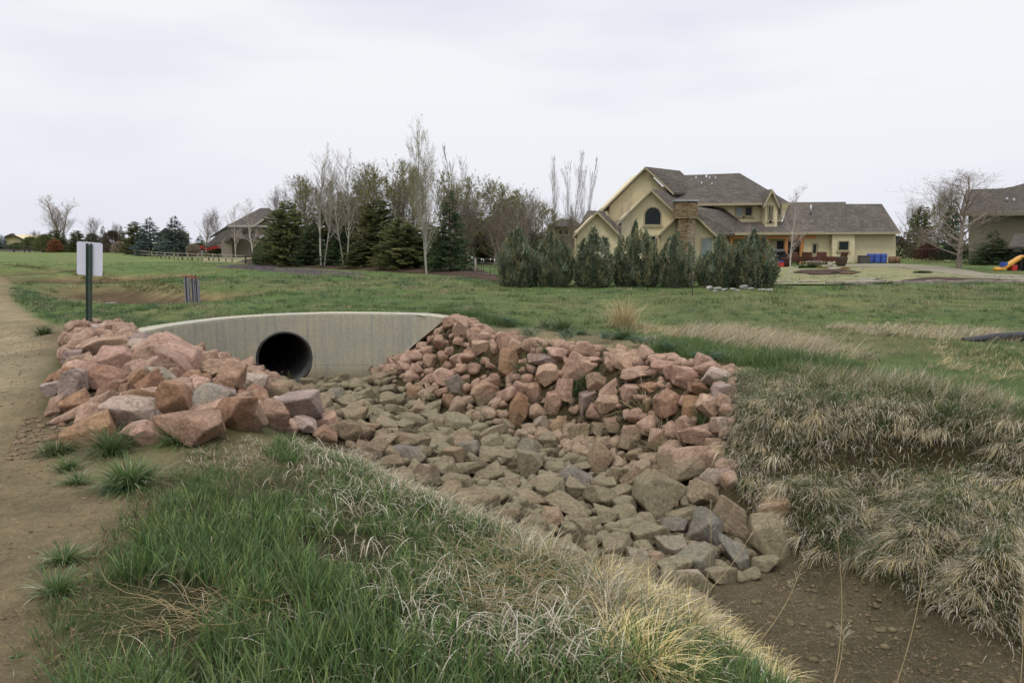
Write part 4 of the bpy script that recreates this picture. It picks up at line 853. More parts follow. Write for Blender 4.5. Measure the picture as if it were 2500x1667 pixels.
for i_, (pl_, hh, dd_) in enumerate(((GREEN*.75, (.06,.15), .9), (np.vstack([DRY[:2]*.85, BROWN]), (.05,.13), .5), (BLUEG*.9, (.05,.12), .4))):
    field(F1+[], int(15000*dd_), hh, (.004,.007), pl_, 50+i_, per=45, spread=.13, dens=dn1)
    field([(-14,18),(20,18),(34,34),(-34,34)], int(22000*dd_), (hh[0]*1.2, hh[1]*1.3), (.006,.009), pl_, 60+i_, per=45, spread=.28, nseg=2, dens=dn1)
F2 = [(-14,18),(20,18),(34,34),(-34,34)]
field(F2, 70000, (.04,.09), (.004,.006), LAWNG, 14, per=12, spread=.12, nseg=2, dens=dn1)
F3 = [(-34,34),(34,34),(60,60),(-60,60)]
field(F3, 36000, (.05,.12), (.006,.010), LAWNG, 15, per=10, spread=.25, nseg=2)
# dry overhang along the top of the headwall
for i in range(len(WALL)-1):
    n = 260; t = r.rand(n); a, b = WALL[i], WALL[i+1]; x = a.x+(b.x-a.x)*t+WN[i].x*(.44+.25*np.abs(r.randn(n))); y = a.y+(b.y-a.y)*t+WN[i].y*(.44+.25*np.abs(r.randn(n)))
    pal = np.vstack([DRY[:2], BROWN, GREEN]) if i < 4 else np.vstack([GREEN, GREEN, BROWN, DRY[:1]])
    G.add(P3(x, y), r.uniform(.04, .11, n), r.uniform(.004, .007, n), -math.pi/2+r.randn(n)*1.3, r.uniform(.1, .9, n), r.uniform(.2, 1.4, n), pick(pal, n, r), nseg=3, seed=20+i)
o = link('field_grass', G.mesh('field_grass')); tag(o, 'short green grass over the open field', kind='stuff')
# tan dry band across the field
G = Grass()
def dryband(pts, n, H, seed, pal=STRAW, azb=0.1, lean=(.5,1.1), curl=(.3,1.1), per=26, spread=.12):
    poly = gp(pts); x, y, az, k = clump_xy(poly, n, spread, per, r); n = len(x); cc = r.uniform(.8, 1.15, (k.max()+1, 1))[k]
    G.add(P3(x, y), r.uniform(*H, n), r.uniform(.003, .006, n)*np.clip(y/9, 1, 5), azb+r.randn(n)*.7, r.uniform(*lean, n), r.uniform(*curl, n), pick(pal, n, r)*.9*cc, nseg=5, seed=seed)
dryband([(1640,808),(1760,806),(1900,824),(2050,850),(2130,885),(2060,895),(1930,872),(1780,848),(1660,830)], 5200, (.2,.45), 31, np.vstack([STRAW, DRY, BROWN]))
dryband([(1480,795),(1530,790),(1650,806),(1640,826),(1540,815)], 1200, (.12,.3), 32)
dryband([(2000,800),(2200,795),(2500,815),(2500,835),(2300,832),(2100,815)], 4200, (.1,.25), 33, np.vstack([STRAW, BROWN, DRY]))
dryband([(1900,905),(2200,930),(2500,985),(2500,1030),(2250,980),(2000,950)], 3600, (.12,.3), 34, np.vstack([STRAW[:2], DRY, BROWN, GREEN[:3]]), lean=(.05,.5), curl=(.3,1.5))
dryband([(2250,835),(2500,850),(2500,940),(2300,900)], 1500, (.08,.22), 35)
dryband([(0,646),(150,666),(300,690),(430,697),(500,706),(480,722),(400,716),(300,704),(200,684),(80,662)], 15000, (.05,.16), 37, np.vstack([BROWN, BROWN, GREEN, STRAW[1:2]]), lean=(.2,1.0))
dryband([(560,790),(620,782),(700,778),(640,775),(480,792),(400,806),(410,812),(500,796)], 700, (.06,.12), 36, np.vstack([STRAW, BROWN]))
o = link('dry_grass', G.mesh('dry_grass')); tag(o, 'tan dead grass laid over in bands across the field', kind='stuff')
# taller dark green growth between field and far slope
G = Grass()
def patch(pts, n, H, seed, pal=GREEN*.8, W=(.004,.007), per=40, spread=.1):
    poly = gp(pts); x, y, az, k = clump_xy(poly, n, spread, per, r); n = len(x); ch = r.uniform(.6, 1.2, k.max()+1)[k]
    G.add(P3(x, y), r.uniform(*H, n)*ch, r.uniform(*W, n), az, r.uniform(.05, .5, n), r.uniform(.2, 1.0, n), pick(pal, n, r), nseg=4, seed=seed)
patch([(1060,765),(1160,768),(1240,785),(1300,795),(1180,800),(1090,785)], 4200, (.08,.2), 41)
patch([(1590,835),(1700,838),(1850,868),(1950,905),(1860,905),(1700,880),(1600,862)], 7000, (.1,.24), 42, GREEN)
patch([(1850,860),(2050,890),(2150,920),(1980,930),(1880,915)], 5000, (.12,.26), 43, GREEN*.9)
patch([(560,722),(900,728),(1060,760),(700,742),(520,735)], 2500, (.06,.12), 44, GREEN*.75)
patch([(20,700),(100,720),(220,745),(420,745),(300,770),(150,790),(60,762)], 9000, (.05,.14), 45, np.vstack([GREEN*.85, BLUEG]), W=(.005,.009))
patch([(160,800),(300,775),(420,800),(340,815),(250,808)], 3000, (.05,.12), 46, np.vstack([GREEN*.85, BLUEG]))
patch([(2330,845),(2500,860),(2500,900),(2350,880)], 1600, (.08,.18), 47, GREEN)
patch([(90,1667),(110,1500),(210,1360),(320,1230),(440,1120),(560,1090),(560,1160),(380,1340),(250,1440),(215,1560),(215,1667)], 4200, (.03,.10), 48, np.vstack([GREEN*.9, GREEN*.9, BROWN]), W=(.003,.006), per=22, spread=.05)
o = link('rank_grass', G.mesh('rank_grass')); tag(o, 'taller dark green grass in patches near the channel', kind='stuff')
# separate tufts one can point to
def tuft(px, py, hpx, wpx, n, label, pal=GREEN, seed=0, curl=(.4,1.9), lean=(.15,1.15), wmul=1.0, name='grass_tuft', cat='grass tuft', group=None, dry=.06):
    c = ground(px, py); f = proj(*c)[2]; H = hpx*f/FPX; S = wpx*f/FPX/2; rr = np.random.RandomState(seed+500)
    ang = rr.uniform(0, 6.28, n); rad = np.abs(rr.randn(n))*S*.28; x = c.x+np.cos(ang)*rad; y = c.y+np.sin(ang)*rad*.7
    col = pick(pal, n, rr); dm = rr.rand(n) < dry; col[dm] = pick(DRY, int(dm.sum()), rr)
    g_ = Grass().add(np.column_stack([x, y, hz(x, y)-.01]), rr.uniform(.5, 1.15, n)*H*1.15, rr.uniform(.004, .0075, n)*wmul*max(1, f/9), ang+rr.randn(n)*.4, rr.uniform(*lean, n)*np.clip(rad/S*2.2+.35, .3, 1.2), rr.uniform(*curl, n), col, nseg=5, seed=seed)
    o = link(name, g_.mesh(name, tuple(c))); o.location = c; tag(o, label, cat, group); return o
DK = GREEN*.72
TG = 'grass tufts standing apart on bare dirt'
for i, a in enumerate([(140,1108,46,120,420,'dark grass tuft on the dirt below the leftmost boulders',DK),(268,1110,80,110,520,'tall dark grass tuft in front of the orange corner boulder',DK),(432,1082,60,80,320,'grass tuft growing against the long reddish front boulder',GREEN),
 (165,1148,46,90,220,'small tuft on the dirt below the dark leftmost tuft',GREEN),(190,1180,44,100,240,'low tuft on the dirt just above the grass bank corner',GREEN),(320,1190,90,180,900,'broad leafy tuft where the dirt meets the grass bank',GREEN),(290,1200,40,110,240,'grey green tuft at the left edge of the broad leafy one',BLUEG),
 (160,1372,60,130,260,'straggling tuft at the far left of the grass bank',GREEN),(140,1448,80,110,230,'spiky tuft standing alone on the dirt at lower left',GREEN),(108,817,30,64,420,'dark round grass tuft beside the path left of the sign',DK),
 (40,1610,20,24,60,'tiny green tuft on bare dirt at the bottom left',GREEN)]):
    tuft(*a[:6], pal=a[6], seed=i, group=TG)
TS = 'grass tufts growing between the riprap rocks'
for i, a in enumerate([(1272,912,60,40,150,'grass tuft beside the large orange slab on the slope',DK),(1305,888,24,50,120,'low grass tuft behind the flat mauve slab',GREEN),(1440,945,60,70,240,'grass tuft under the big rounded crest boulder',DK),(1405,965,50,60,200,'grass tuft left of the squarish pink rock',DK),
 (1330,862,40,50,130,'thin grass tuft at the crest left of the dark red boulder',GREEN),(1290,965,22,40,90,'dark tuft in a gap left of the rock field centre',DK),(1775,945,40,60,160,'grass tuft draped over the whitish crest boulder',DK),(1720,968,30,30,90,'bright grass tuft below the large smooth boulder',GREEN),(1712,1035,55,60,160,'dark tuft between orange rock and grassy bank',DK),(1175,890,24,60,120,'pale tuft between small stones near the top',GREEN)]):
    tuft(*a[:6], pal=a[6], seed=40+i, group=TS)
for i, a in enumerate([(1480,1010,70,90,90,'dry grass wisp spreading over reddish rocks mid slope'),(1580,1000,90,130,110,'long dry grass wisp leaning across the rock slope'),(1620,1100,90,90,130,'upright dry stalks in front of the cream pink rock'),(1380,960,36,110,70,'dry grass wisp beside the dark slope tufts'),(1080,890,36,90,60,'dry grass wisp among small stones near the wall')]):
    tuft(*a, pal=STRAW, seed=60+i, curl=(.2,1.6), lean=(.2,1.2), wmul=.8, name='dry_grass_tuft', group='dry grass wisps on the rock slope', dry=.3)
tuft(1520,800,70,120,420,'tall tan bunchgrass standing alone in the field', STRAW, 70, (.2,1.3), (.05,.6), 1.0, 'bunchgrass', 'grass tuft')
tuft(1590,838,34,50,260,'small whitish curled dead plant at the field edge', DRY, 71, (1.0,2.6), (.1,.9), 1.0, 'dead_plant', 'plant')
def fern(px, py, hpx, wpx, label, seed):
    c = ground(px, py); f = proj(*c)[2]; H = hpx*f/FPX; S = wpx*f/FPX/2; rr = np.random.RandomState(seed); g_ = Grass(); n = 26
    for i in range(n):
        a = rr.uniform(0, 6.28); ln = rr.uniform(.5, 1)*S; m = 26; t = np.linspace(.1, 1, m); x = c.x+rr.randn()*S*.2+np.cos(a)*ln*t; y = c.y+rr.randn()*S*.2+np.sin(a)*ln*t*.8; z = hz(x, y)+H*(.25+.6*np.sin(t*2.6))*rr.uniform(.6, 1)
        for s in (-1, 1): g_.add(np.column_stack([x, y, z]), ln*.34*(1.1-t), .006+0*t, a+s*1.1+0*t, 1.0+0*t, .3+0*t, pick(BLUEG*.8, m, rr), nseg=2, seed=seed+i)
    o = link('feathery_weed', g_.mesh('feathery_weed', tuple(c))); o.location = c; tag(o, label, 'weed', 'feathery weeds on the disturbed soil')
for i, a in enumerate([(1298,838,50,90,'feathery weed on soil just above the pink crest rocks'),(1385,842,46,96,'broad feathery weed left of the dark red crest boulder'),(1480,838,34,80,'low feathery weed right of the broad one'),(1560,850,34,90,'feathery weed below the whitish dead plant'),(1630,862,34,90,'feathery weed above the large smooth boulder'),(1730,885,30,120,'spreading weed behind the whitish crest boulder'),(1240,800,30,60,'small weed beside the dark grass near the wall end')]): fern(*a, 80+i)
for i, a in enumerate([(1370,808,44,90,520,'dark leafy tuft above the broad feathery weed'),(1330,800,30,50,260,'small dark tuft nearest the wall end'),(1520,828,40,100,520,'dark tuft left of the whitish dead plant'),(1420,818,26,80,260,'low dark tuft between two larger ones')]): tuft(*a[:6], pal=DK, seed=90+i, group='dark tufts along the field edge')
# tall seed stalks near the camera
def stalk(base, top, label, seed, head=.16, bend=.05, n=16):
    rr = np.random.RandomState(seed); b = Vector(base); t_ = Vector(top); o = empty('seed_stalk', b); tag(o, label, 'grass stalk', 'tall dry seed stalks on the near bank')
    m = MB(); q = [b.lerp(t_, i/10)+Vector((bend*math.sin(math.pi*i/10), 0, 0))-b for i in range(11)]
    for i in range(10): m.tube(q[i], q[i+1], .0026*(1-.06*i), .0026*(1-.06*(i+1)), 5, False)
    m.build('stem', M['straw_stem'], o)
    m = MB(); d = (q[10]-q[8]).normalized()
    for i in range(n):
        p = q[10]-d*head*(i/n); a = rr.uniform(0, 6.28); dr = (d*.6+Vector((math.cos(a), math.sin(a)*.6, .1))*.8).normalized(); e = p+dr*rr.uniform(.015, .05)
        m.tube(p, e, .0006, .0006, 3, False); m.tube(e, e+dr*.012+Vector((0,0,-.004)), .0012, .0002, 4, False)
    m.build('seed_head', M['seed'], o)
M['straw_stem'] = simple('straw_stem', srgb(170,152,112), srgb(146,128,92), 20, .8); M['seed'] = simple('pale_seed_husk', srgb(196,186,160), srgb(168,156,128), 20, .8)
def near(px, py, Y): return at(px, py, Y)
for i, (a, b, Y, lab, hd) in enumerate([((2015,1690),(2040,1270),2.7,'straightest tall seed stalk rising from the bottom edge',.10),((2130,1690),(2268,1275),2.8,'tall seed stalk leaning right with a drooping head',.16),((2450,1640),(2498,1400),2.5,'seed stalk at the right edge of the picture',.05),
 ((1800,1560),(1965,1360),3.3,'short stalk leaning right with a long feathery head',.2),((1640,1500),(1850,1275),3.6,'stalk bending over the dark grey angular boulder',.12),((1680,1480),(1735,1240),3.7,'thin stalk in front of the very large tan slab',.14),
 ((1960,1690),(2060,1535),2.6,'low curled stalk over the dry mud',.06),((1290,1370),(1345,1150),4.6,'slender stalk standing before the tan stones',.06),((1180,1300),(1225,1120),5.2,'slender stalk at the grass edge near the long slab',.04),((850,1140),(880,960),6.2,'slender stalk near the mauve boulder',.05)]):
    p = near(*a, Y); z = float(hz(p.x, p.y)); q = near(*b, Y+.05)
    p = Vector((p.x, p.y, z)) if z < p.z+.6 else p
    stalk(p, q, lab, i, hd)
# tangled weed stems
def tangle(px0, py0, px1, py1, n, label, seed):
    rr = np.random.RandomState(seed); c = ground((px0+px1)/2, (py0+py1)/2); Vs = []; Fs = []; o_ = 0
    for i in range(n):
        g0 = ground(rr.uniform(px0, px1), rr.uniform(py0, py1)); p = np.array(g0)+[0,0,rr.uniform(.02,.12)]; a = rr.uniform(-.9, .9)+rr.choice([0, math.pi]); ln = rr.uniform(.1, .4); k = 8; dz = rr.uniform(-.1, .5); r0 = rr.uniform(.0012, .0026)
        pts_ = [p]
        for j in range(k):
            a += rr.randn()*.28; dz = dz*.8+rr.randn()*.2; st = ln/k; p = p+np.array([math.cos(a)*st, math.sin(a)*st*.8, dz*st]); p[2] = max(p[2], float(hz(p[0], p[1]))+.02); pts_.append(p)
        pts_ = np.array(pts_)
        for j, q in enumerate(pts_):
            rr_ = r0*(1-.08*j)
            for s in range(3): Vs.append(q+np.array([0, math.cos(2.094*s), math.sin(2.094*s)])*rr_+np.array([math.cos(2.094*s)*.5*rr_, 0, 0]))
        for j in range(k):
            for s in range(3): b = o_+3*j; Fs.append((b+s, b+(s+1)%3, b+3+(s+1)%3, b+3+s))
        o_ += 3*(k+1)
    o = link('tangled_weed', rawmesh('tangled_weed', np.array(Vs)-np.array(c), np.array(Fs), M['straw_stem'], None, True)); o.location = c; tag(o, label, 'dry weed')
tangle(1130,1340,1560,1530,420,'large tangle of bare straw coloured weed stems on the near bank',1)
tangle(380,1480,640,1600,70,'thin tangle of dead weed stems in the lush grass',2)

# dead bits lying flat on dirt and mud
G = Grass()
for pts, n in (([(0,1667),(260,1667),(300,1400),(430,1200),(460,1110),(300,1110),(100,1040),(90,900),(150,800),(0,780)], 5200), ([(1750,1440),(1950,1360),(2300,1480),(2500,1560),(2500,1667),(1850,1667)], 3200), ([(1110,795),(1300,800),(1500,815),(1700,855),(1850,915),(1740,925),(1600,900),(1450,872),(1300,858),(1180,836)], 3000)):
    x, y = samp(gp(pts), n, r); G.add(P3(x, y, .006), r.uniform(.02, .075, n), r.uniform(.0015, .004, n), r.uniform(0, 6.28, n), r.uniform(1.25, 1.55, n), r.uniform(0, .25, n), pick(np.vstack([BROWN, BROWN*.7, DRY[1:2]*.9, STRAW[1:2]*.8]), n, r, .25), nseg=3, seed=77)
o = link('leaf_litter', G.mesh('leaf_litter')); tag(o, 'dead grass bits scattered over bare dirt and mud', kind='stuff')
# ------------------------------------------------------------------ trees
def size(o, H):
    o['h'] = H; c = [ch for ch in o.children if ch.name.startswith('crown')][0]; n = len(c.data.vertices); a = np.empty(n*3, np.float32); c.data.vertices.foreach_get('co', a); a = a.reshape(-1, 3); o['w'] = float(np.percentile(np.abs(a[:, :2]).max(1), 96)*2)
def tubes(segs, sides, colf, rr):
    """segs: array (n, 8) of p0, p1, r0, r1"""
    S = np.array(segs); n = len(S); d = S[:, 3:6]-S[:, :3]; d /= np.linalg.norm(d, axis=1)[:, None]+1e-9
    u = np.cross(d, np.where(np.abs(d[:, 2:3]) > .9, [[1., 0, 0]], [[0, 0, 1.]])); u /= np.linalg.norm(u, axis=1)[:, None]; v = np.cross(d, u)
    a = 2*math.pi*np.arange(sides)/sides; ring = u[:, None]*np.cos(a)[None, :, None]+v[:, None]*np.sin(a)[None, :, None]
    A = S[:, None, :3]+ring*S[:, None, 6:7]; B = S[:, None, 3:6]+ring*S[:, None, 7:8]
    V = np.concatenate([A, B], 1).reshape(-1, 3); b = (np.arange(n)*2*sides)[:, None]; i = np.arange(sides); j = (i+1)%sides
    F = np.stack([b+i, b+j, b+sides+j, b+sides+i], -1).reshape(-1, 4); C = np.repeat(colf(S, rr), 2*sides, axis=0)
    return V, F, C
def grow(rr, H, trunks=1, crown0=.25, spread=.5, up=.35, dens=1.0, r0=None, taper=.8, levels=3, lean=0, clen=.38, twig=.35, round_=0.0):
    big = []; tw = []; r0 = r0 or H*.017
    def branch(p, d, ln, rad, lev):
        k = 6 if lev == 0 else 4; pts_ = [np.array(p)]; rads = [rad]; d = np.array(d, float)
        for i in range(k):
            d = d+rr.randn(3)*(.05 if lev == 0 else .13)+np.array([0, 0, up*(.0 if lev == 0 else .28)]); d /= np.linalg.norm(d)
            pts_.append(pts_[-1]+d*ln/k); rads.append(rad*(1-(i+1)/k*(taper if lev == 0 else .85)))
            (big if lev < 2 else tw).append([*pts_[-2], *pts_[-1], max(rads[-2], .0035), max(rads[-1], .003)])
        if lev >= levels: return
        nb = int({0: 26, 1: 9, 2: 7}.get(lev, 4)*dens*rr.uniform(.85, 1.15)); 
        for i in range(nb):
            t = (crown0+(1-crown0)*(i+rr.rand())/nb) if lev == 0 else rr.uniform(.2, 1.0); t = min(t, .995)
            q = t*k; j = int(q); f = q-j; p_ = pts_[j]*(1-f)+pts_[j+1]*f; dd = pts_[j+1]-pts_[j]; dd = dd/np.linalg.norm(dd)
            a = rr.uniform(0, 6.283); side = np.array([math.cos(a), math.sin(a), 0]); side = side-dd*np.dot(side, dd); side /= np.linalg.norm(side)+1e-9
            sp = spread*rr.uniform(.7, 1.25); nd = dd*math.cos(sp)+side*math.sin(sp)
            if lev == 0: l2 = H*clen*(1-t*.75)**(.7)*rr.uniform(.7, 1.15)*(1 if not round_ else .6+math.sin(min(1, (t-crown0)/(1-crown0))*math.pi)*round_)
            else: l2 = ln*twig*1.25*rr.uniform(.6, 1.2)
            branch(p_, nd, l2, max(rads[j]*(.48 if lev == 0 else .42), .004), lev+1)
    for i in range(trunks):
        a = rr.uniform(0, 6.28); l = (.04+.13*(i > 0)); branch((math.cos(a)*.12*(trunks > 1), math.sin(a)*.12*(trunks > 1), -.1), (math.cos(a)*l+lean, math.sin(a)*l*.6, 1), H*(1-.12*i), r0*(1-.15*i), 0)
    return big, tw
def bare_tree(name, seed, H, bark, twigc, buds=None, nb=0, **k):
    rr = np.random.RandomState(seed); random.seed(seed); big, tw = grow(rr, H, **k); tmax = max(b[5] for b in big+tw); 
    cf = lambda c: (lambda S, q: np.array(c)[None]*(1+q.uniform(-.2, .2, (len(S), 1))))
    V, F, C = tubes(big, 6, cf(bark), rr); o = empty(name); tk = link('trunk', rawmesh('trunk', V, F, M['bark'], C, True), o)
    V, F, C = tubes(tw, 3, cf(twigc), rr); Q = [F]
    if buds is not None and nb:
        T = np.array(tw); s = T[rr.randint(0, len(T), nb)]; t = rr.rand(nb)[:, None]; p = s[:, :3]*(1-t)+s[:, 3:6]*t+rr.randn(nb, 3)*.03
        a = rr.randn(nb, 3)*.03; b = rr.randn(nb, 3)*.02; q0 = len(V); V = np.vstack([V, np.stack([p-a, p+b, p+a, p-b], 1).reshape(-1, 3)]); Q.append(q0+np.arange(nb*4).reshape(nb, 4))
        C = np.vstack([C, np.repeat(pick(np.array(buds), nb, rr, .2), 4, 0)])
    link('crown', rawmesh('crown', V, Q, M['bark'], C), o); size(o, H); return o
def leafquads(p, d, ln, wd_, rr):
    """elongated diamond leaves at p pointing along d"""
    n = len(p); d = d/np.linalg.norm(d, axis=1)[:, None]; s = np.cross(d, rr.randn(n, 3)); s /= np.linalg.norm(s, axis=1)[:, None]+1e-9
    ln = np.broadcast_to(ln, n)[:, None]; wd_ = np.broadcast_to(wd_, n)[:, None]
    return np.stack([p, p+d*ln*.45+s*wd_/2, p+d*ln, p+d*ln*.45-s*wd_/2], 1).reshape(-1, 3), np.arange(4*n).reshape(n, 4)
def spruce(name, seed, H, Rad, pal, dens=1.0, shape=.85, droop=.15, base=.03, lump=.18, card=1.0):
    rr = np.random.RandomState(seed); o = empty(name)
    V, F, C = tubes([[0,0,-.1,0,0,H*.97,H*.018,.01]], 6, lambda S, q: np.tile(srgb(84,68,54), (len(S), 1)), rr); link('trunk', rawmesh('trunk', V, F, M['bark'], C, True), o)
    Ps = []; Ds = []; Ls = []; Ws = []; Cs = []; nw = int(H/.17*dens); 
    for i in range(nw):
        z = H*(base+(1-base)*(i/nw)**.92); rz = Rad*(1-z/H)**shape*(.75+.25*min(1, z/(H*.12)))+.04; nbr = max(5, int((7+rz*7.5)))
        for j in range(nbr):
            a = rr.uniform(0, 6.283); L_ = rz*rr.uniform(1-lump*1.6, 1+lump); hue = rr.uniform(.75, 1.2); zz = z+rr.randn()*.06
            m = max(5, int(L_/.05)); t = rr.uniform(.12, 1, m)**.8; dirx, diry = math.cos(a), math.sin(a)
            x = dirx*L_*t; y = diry*L_*t; zz_ = zz-droop*L_*np.sin(t*2.2)+.10*L_*t**3
            side = rr.choice([-1, 1], m)*rr.uniform(.3, 1.1, m); dx = dirx*np.cos(side)-diry*np.sin(side); dy = diry*np.cos(side)+dirx*np.sin(side)
            Ps.append(np.column_stack([x, y, zz_])); Ds.append(np.column_stack([dx, dy, rr.uniform(-.35, .4, m)])); Ls.append(rr.uniform(.15, .32, m)*card*(.7+.3*min(1, L_))); Ws.append(rr.uniform(.045, .095, m)*card); Cs.append(np.tile(pal[rr.randint(len(pal))]*hue, (m, 1))*rr.uniform(.8, 1.2, (m, 1)))
    P_ = np.vstack(Ps); D_ = np.vstack(Ds); V, F = leafquads(P_, D_, np.concatenate(Ls), np.concatenate(Ws), rr); link('crown', rawmesh('crown', V, F, M['leaf'], np.repeat(np.vstack(Cs), 4, 0)), o); size(o, H); return o
def juniper(name, seed, H, Rad, pal, n=11000, card=1.0):
    rr = np.random.RandomState(seed); o = empty(name)
    V, F, C = tubes([[0,0,-.05,0,0,H*.5,.06,.03]]+[[0,0,.1,math.cos(a)*Rad*.5,math.sin(a)*Rad*.5,H*.5,.035,.012] for a in rr.uniform(0,6.28,6)], 5, lambda S, q: np.tile(srgb(96,78,62), (len(S), 1)), rr); link('trunk', rawmesh('trunk', V, F, M['bark'], C, True), o)
    # upright plumes: each a leader curve rising and leaning out, clothed in small sprays
    npl = 340; Ps = []; Ds = []; Cs = []; asym = [rr.uniform(-.16, .16) for _ in range(6)]; prof = lambda t: Rad*np.clip(np.where(t < .32, .78+.22*np.sin(t/.32*1.57), np.cos(np.clip((t-.32)/.69, 0, 1)*1.52)**.8), .04, 1)
    per = n//npl
    for i in range(npl):
        a = rr.uniform(0, 6.283); z0 = H*(rr.uniform(0, .8)*rr.uniform(.15, 1)-.05); topz = min(H*1.02, z0+H*rr.uniform(.12, .26)); f0 = math.sqrt(rr.uniform(.25, 1))
        if i < 14: a = rr.uniform(0, 6.28); z0 = H*.58; topz = H*rr.uniform(.86, 1.02); f0 = rr.uniform(0, .5)
        t = rr.rand(per)**.85; z = z0+(topz-z0)*t; rad = prof(z/H)*f0*rr.uniform(.88, 1.06)*(1+asym[0]*math.cos(a+asym[1]*9)+asym[2]*math.cos(2*a)); sp = (1-t)*.11*H*.5+.012
        x = math.cos(a)*rad+rr.randn(per)*sp*.55; y = math.sin(a)*rad+rr.randn(per)*sp*.55; hue = rr.uniform(.7, 1.25); c = pal[rr.randint(len(pal))]*hue
        Ps.append(np.column_stack([x, y, z])); Ds.append(np.column_stack([math.cos(a)*.45+rr.randn(per)*.28, math.sin(a)*.45+rr.randn(per)*.28, np.full(per, 1.0)])); Cs.append(np.tile(c, (per, 1))*rr.uniform(.75, 1.25, (per, 1)))
    P_ = np.vstack(Ps); V, F = leafquads(P_, np.vstack(Ds), rr.uniform(.05, .13, len(P_))*card, rr.uniform(.02, .04, len(P_))*card, rr); link('crown', rawmesh('crown', V, F, M['leaf'], np.repeat(np.vstack(Cs), 4, 0)), o); size(o, H); return o
def place(src, px, Y, top, label, cat, group=None, w=None, name=None, rz=None, first={}):
    """stand a tree at the ground under photo column px, distance Y, reaching photo row top"""
    p = at(px, 700, Y); z = float(hz(p.x, Y)) if Y < 60 else 0.0; T = at(px, top, Y); s = (T.z-z)/src['h']
    sx = (w*Y/FPX/src['w']) if w else s
    if src.name not in first: first[src.name] = 1; o = src; o.location = (p.x, Y, z); o.scale = (sx, sx, s); o.rotation_euler = (0, 0, rz or 0)
    else: o = dup(src, (p.x, Y, z), rz if rz is not None else (px*1.7)%6.28, (sx, sx, s)); o.name = name or src.name.split('.')[0]
    tag(o, label, cat, group); return o
SPB = np.array([srgb(88,104,98), srgb(74,92,84), srgb(102,116,112), srgb(64,80,68)])*.95
SPG = np.array([srgb(70,86,58), srgb(58,74,52), srgb(80,94,62)])*1.15
PIN = np.array([srgb(96,100,60), srgb(80,88,54), srgb(108,108,68), srgb(70,78,50)])*1.2
JUN = np.array([srgb(94,104,84), srgb(78,88,70), srgb(114,122,100), srgb(68,78,60), srgb(118,116,86)])*1.4
OLV = [srgb(122,126,72), srgb(134,130,84), srgb(110,112,72)]
# hedge
JG = 'row of seven junipers in front of the cream house'
js = [juniper('juniper', 1, 2.2, .74, JUN, 26000), juniper('juniper', 2, 2.2, .84, JUN, 26000), juniper('juniper', 3, 2.4, .70, JUN, 26000), juniper('juniper', 4, 2.3, .8, JUN, 26000)]
hedge = [(1262,548,3,104,'first juniper of the row, left end beside the wire fence'),(1348,566,1,102,'second juniper of the row, its top level with the first'),(1446,556,2,102,'third juniper of the row, under the small left gable'),(1550,541,0,104,'fourth juniper of the row, the tallest, below the arched window'),
 (1646,563,3,94,'fifth juniper of the row, in front of the stone chimney'),(1756,572,1,102,'sixth juniper of the row, right of the chimney gap'),(1836,558,2,98,'seventh juniper of the row, right end by the porch')]
for i, (px, top, k, w_, lab) in enumerate(hedge): place(js[k], px, 26+(.35 if i%2 else 0)-(i > 4)*.2, top, lab, 'juniper', JG, w_, rz=i*1.3)
# central grove
sp1 = spruce('spruce_tree', 11, 6.0, 1.7, SPG, 1.0); sp2 = spruce('spruce_tree', 12, 6.0, 1.9, SPB, 1.0); pn1 = spruce('pine_tree', 13, 6.0, 2.1, PIN, .8, .55, .05, .03, .35, 1.35); pn2 = spruce('pine_tree', 14, 6.0, 2.3, PIN*.8, .8, .5, .05, .02, .4, 1.35)
jb = juniper('juniper_bush', 15, 2.6, 1.3, SPG*.9, 9000, 1.4)
EG = 'evergreens of the central grove'
for s_, px, Y, top, w_, nm, cat, lab in [
 (pn1,706,48.5,490,125,'pine_tree','pine tree','leftmost tall pine of the central grove'),(pn2,800,53,500,115,'pine_tree','pine tree','pine behind the left pair of white birch trunks'),(pn2,862,54,478,120,'pine_tree','pine tree','pine behind the second pair of birch trunks'),
 (pn2,925,45.5,486,125,'pine_tree','pine tree','olive pine with a bare tree in front, grove centre'),(pn1,985,41.5,530,135,'pine_tree','pine tree','broad dark pine left of the tall pale trunk'),(sp1,1100,37.6,466,116,'spruce_tree','spruce tree','dense dark spruce right of the tall pale trunk'),
 (sp1,765,47.5,545,95,'spruce_tree','spruce tree','low dark spruce under the birch crowns'),(sp1,840,46.5,560,100,'spruce_tree','spruce tree','low dark spruce between the two birch pairs'),(pn2,1048,41,540,100,'pine_tree','pine tree','pine half hidden behind the tall pale trunk'),
 (pn2,1150,55,515,110,'pine_tree','pine tree','dark pine behind the wire fence'),(pn1,1212,58,515,110,'pine_tree','pine tree','olive pine left of the juniper row'),(sp1,1285,50,535,95,'spruce_tree','spruce tree','dark spruce rising behind the first juniper'),(pn2,895,44.5,585,110,'pine_tree','pine tree','low dark pine at the foot of the grove')]:
    place(s_, px, Y, top, lab, cat, EG, w_, nm)
place(jb, 652, 50, 578, 'round dark juniper bush at the left end of the grove', 'juniper', None, 66); place(jb, 1010, 44, 610, 'dark bushy juniper below the tall pale trunk', 'juniper', None, 80, 'juniper_bush')
for px, Y, top, w_, lab, s_ in [(1190,62,545,110,'dark pine thicket tree left of the first juniper',pn2),(1330,66,565,110,'dark pine behind the second juniper',pn2)]: place(s_, px, Y, top, lab, 'pine tree', EG, w_, 'pine_tree')
WB = srgb(150,146,134); GB = srgb(128,118,104); TW = srgb(136,126,112); TWD = srgb(108,98,86)
bt = {}
bt['birch'] = bare_tree('birch_tree', 21, 8, WB, TW, trunks=2, crown0=.28, spread=.6, up=.45, clen=.42, dens=.95, r0=.085)
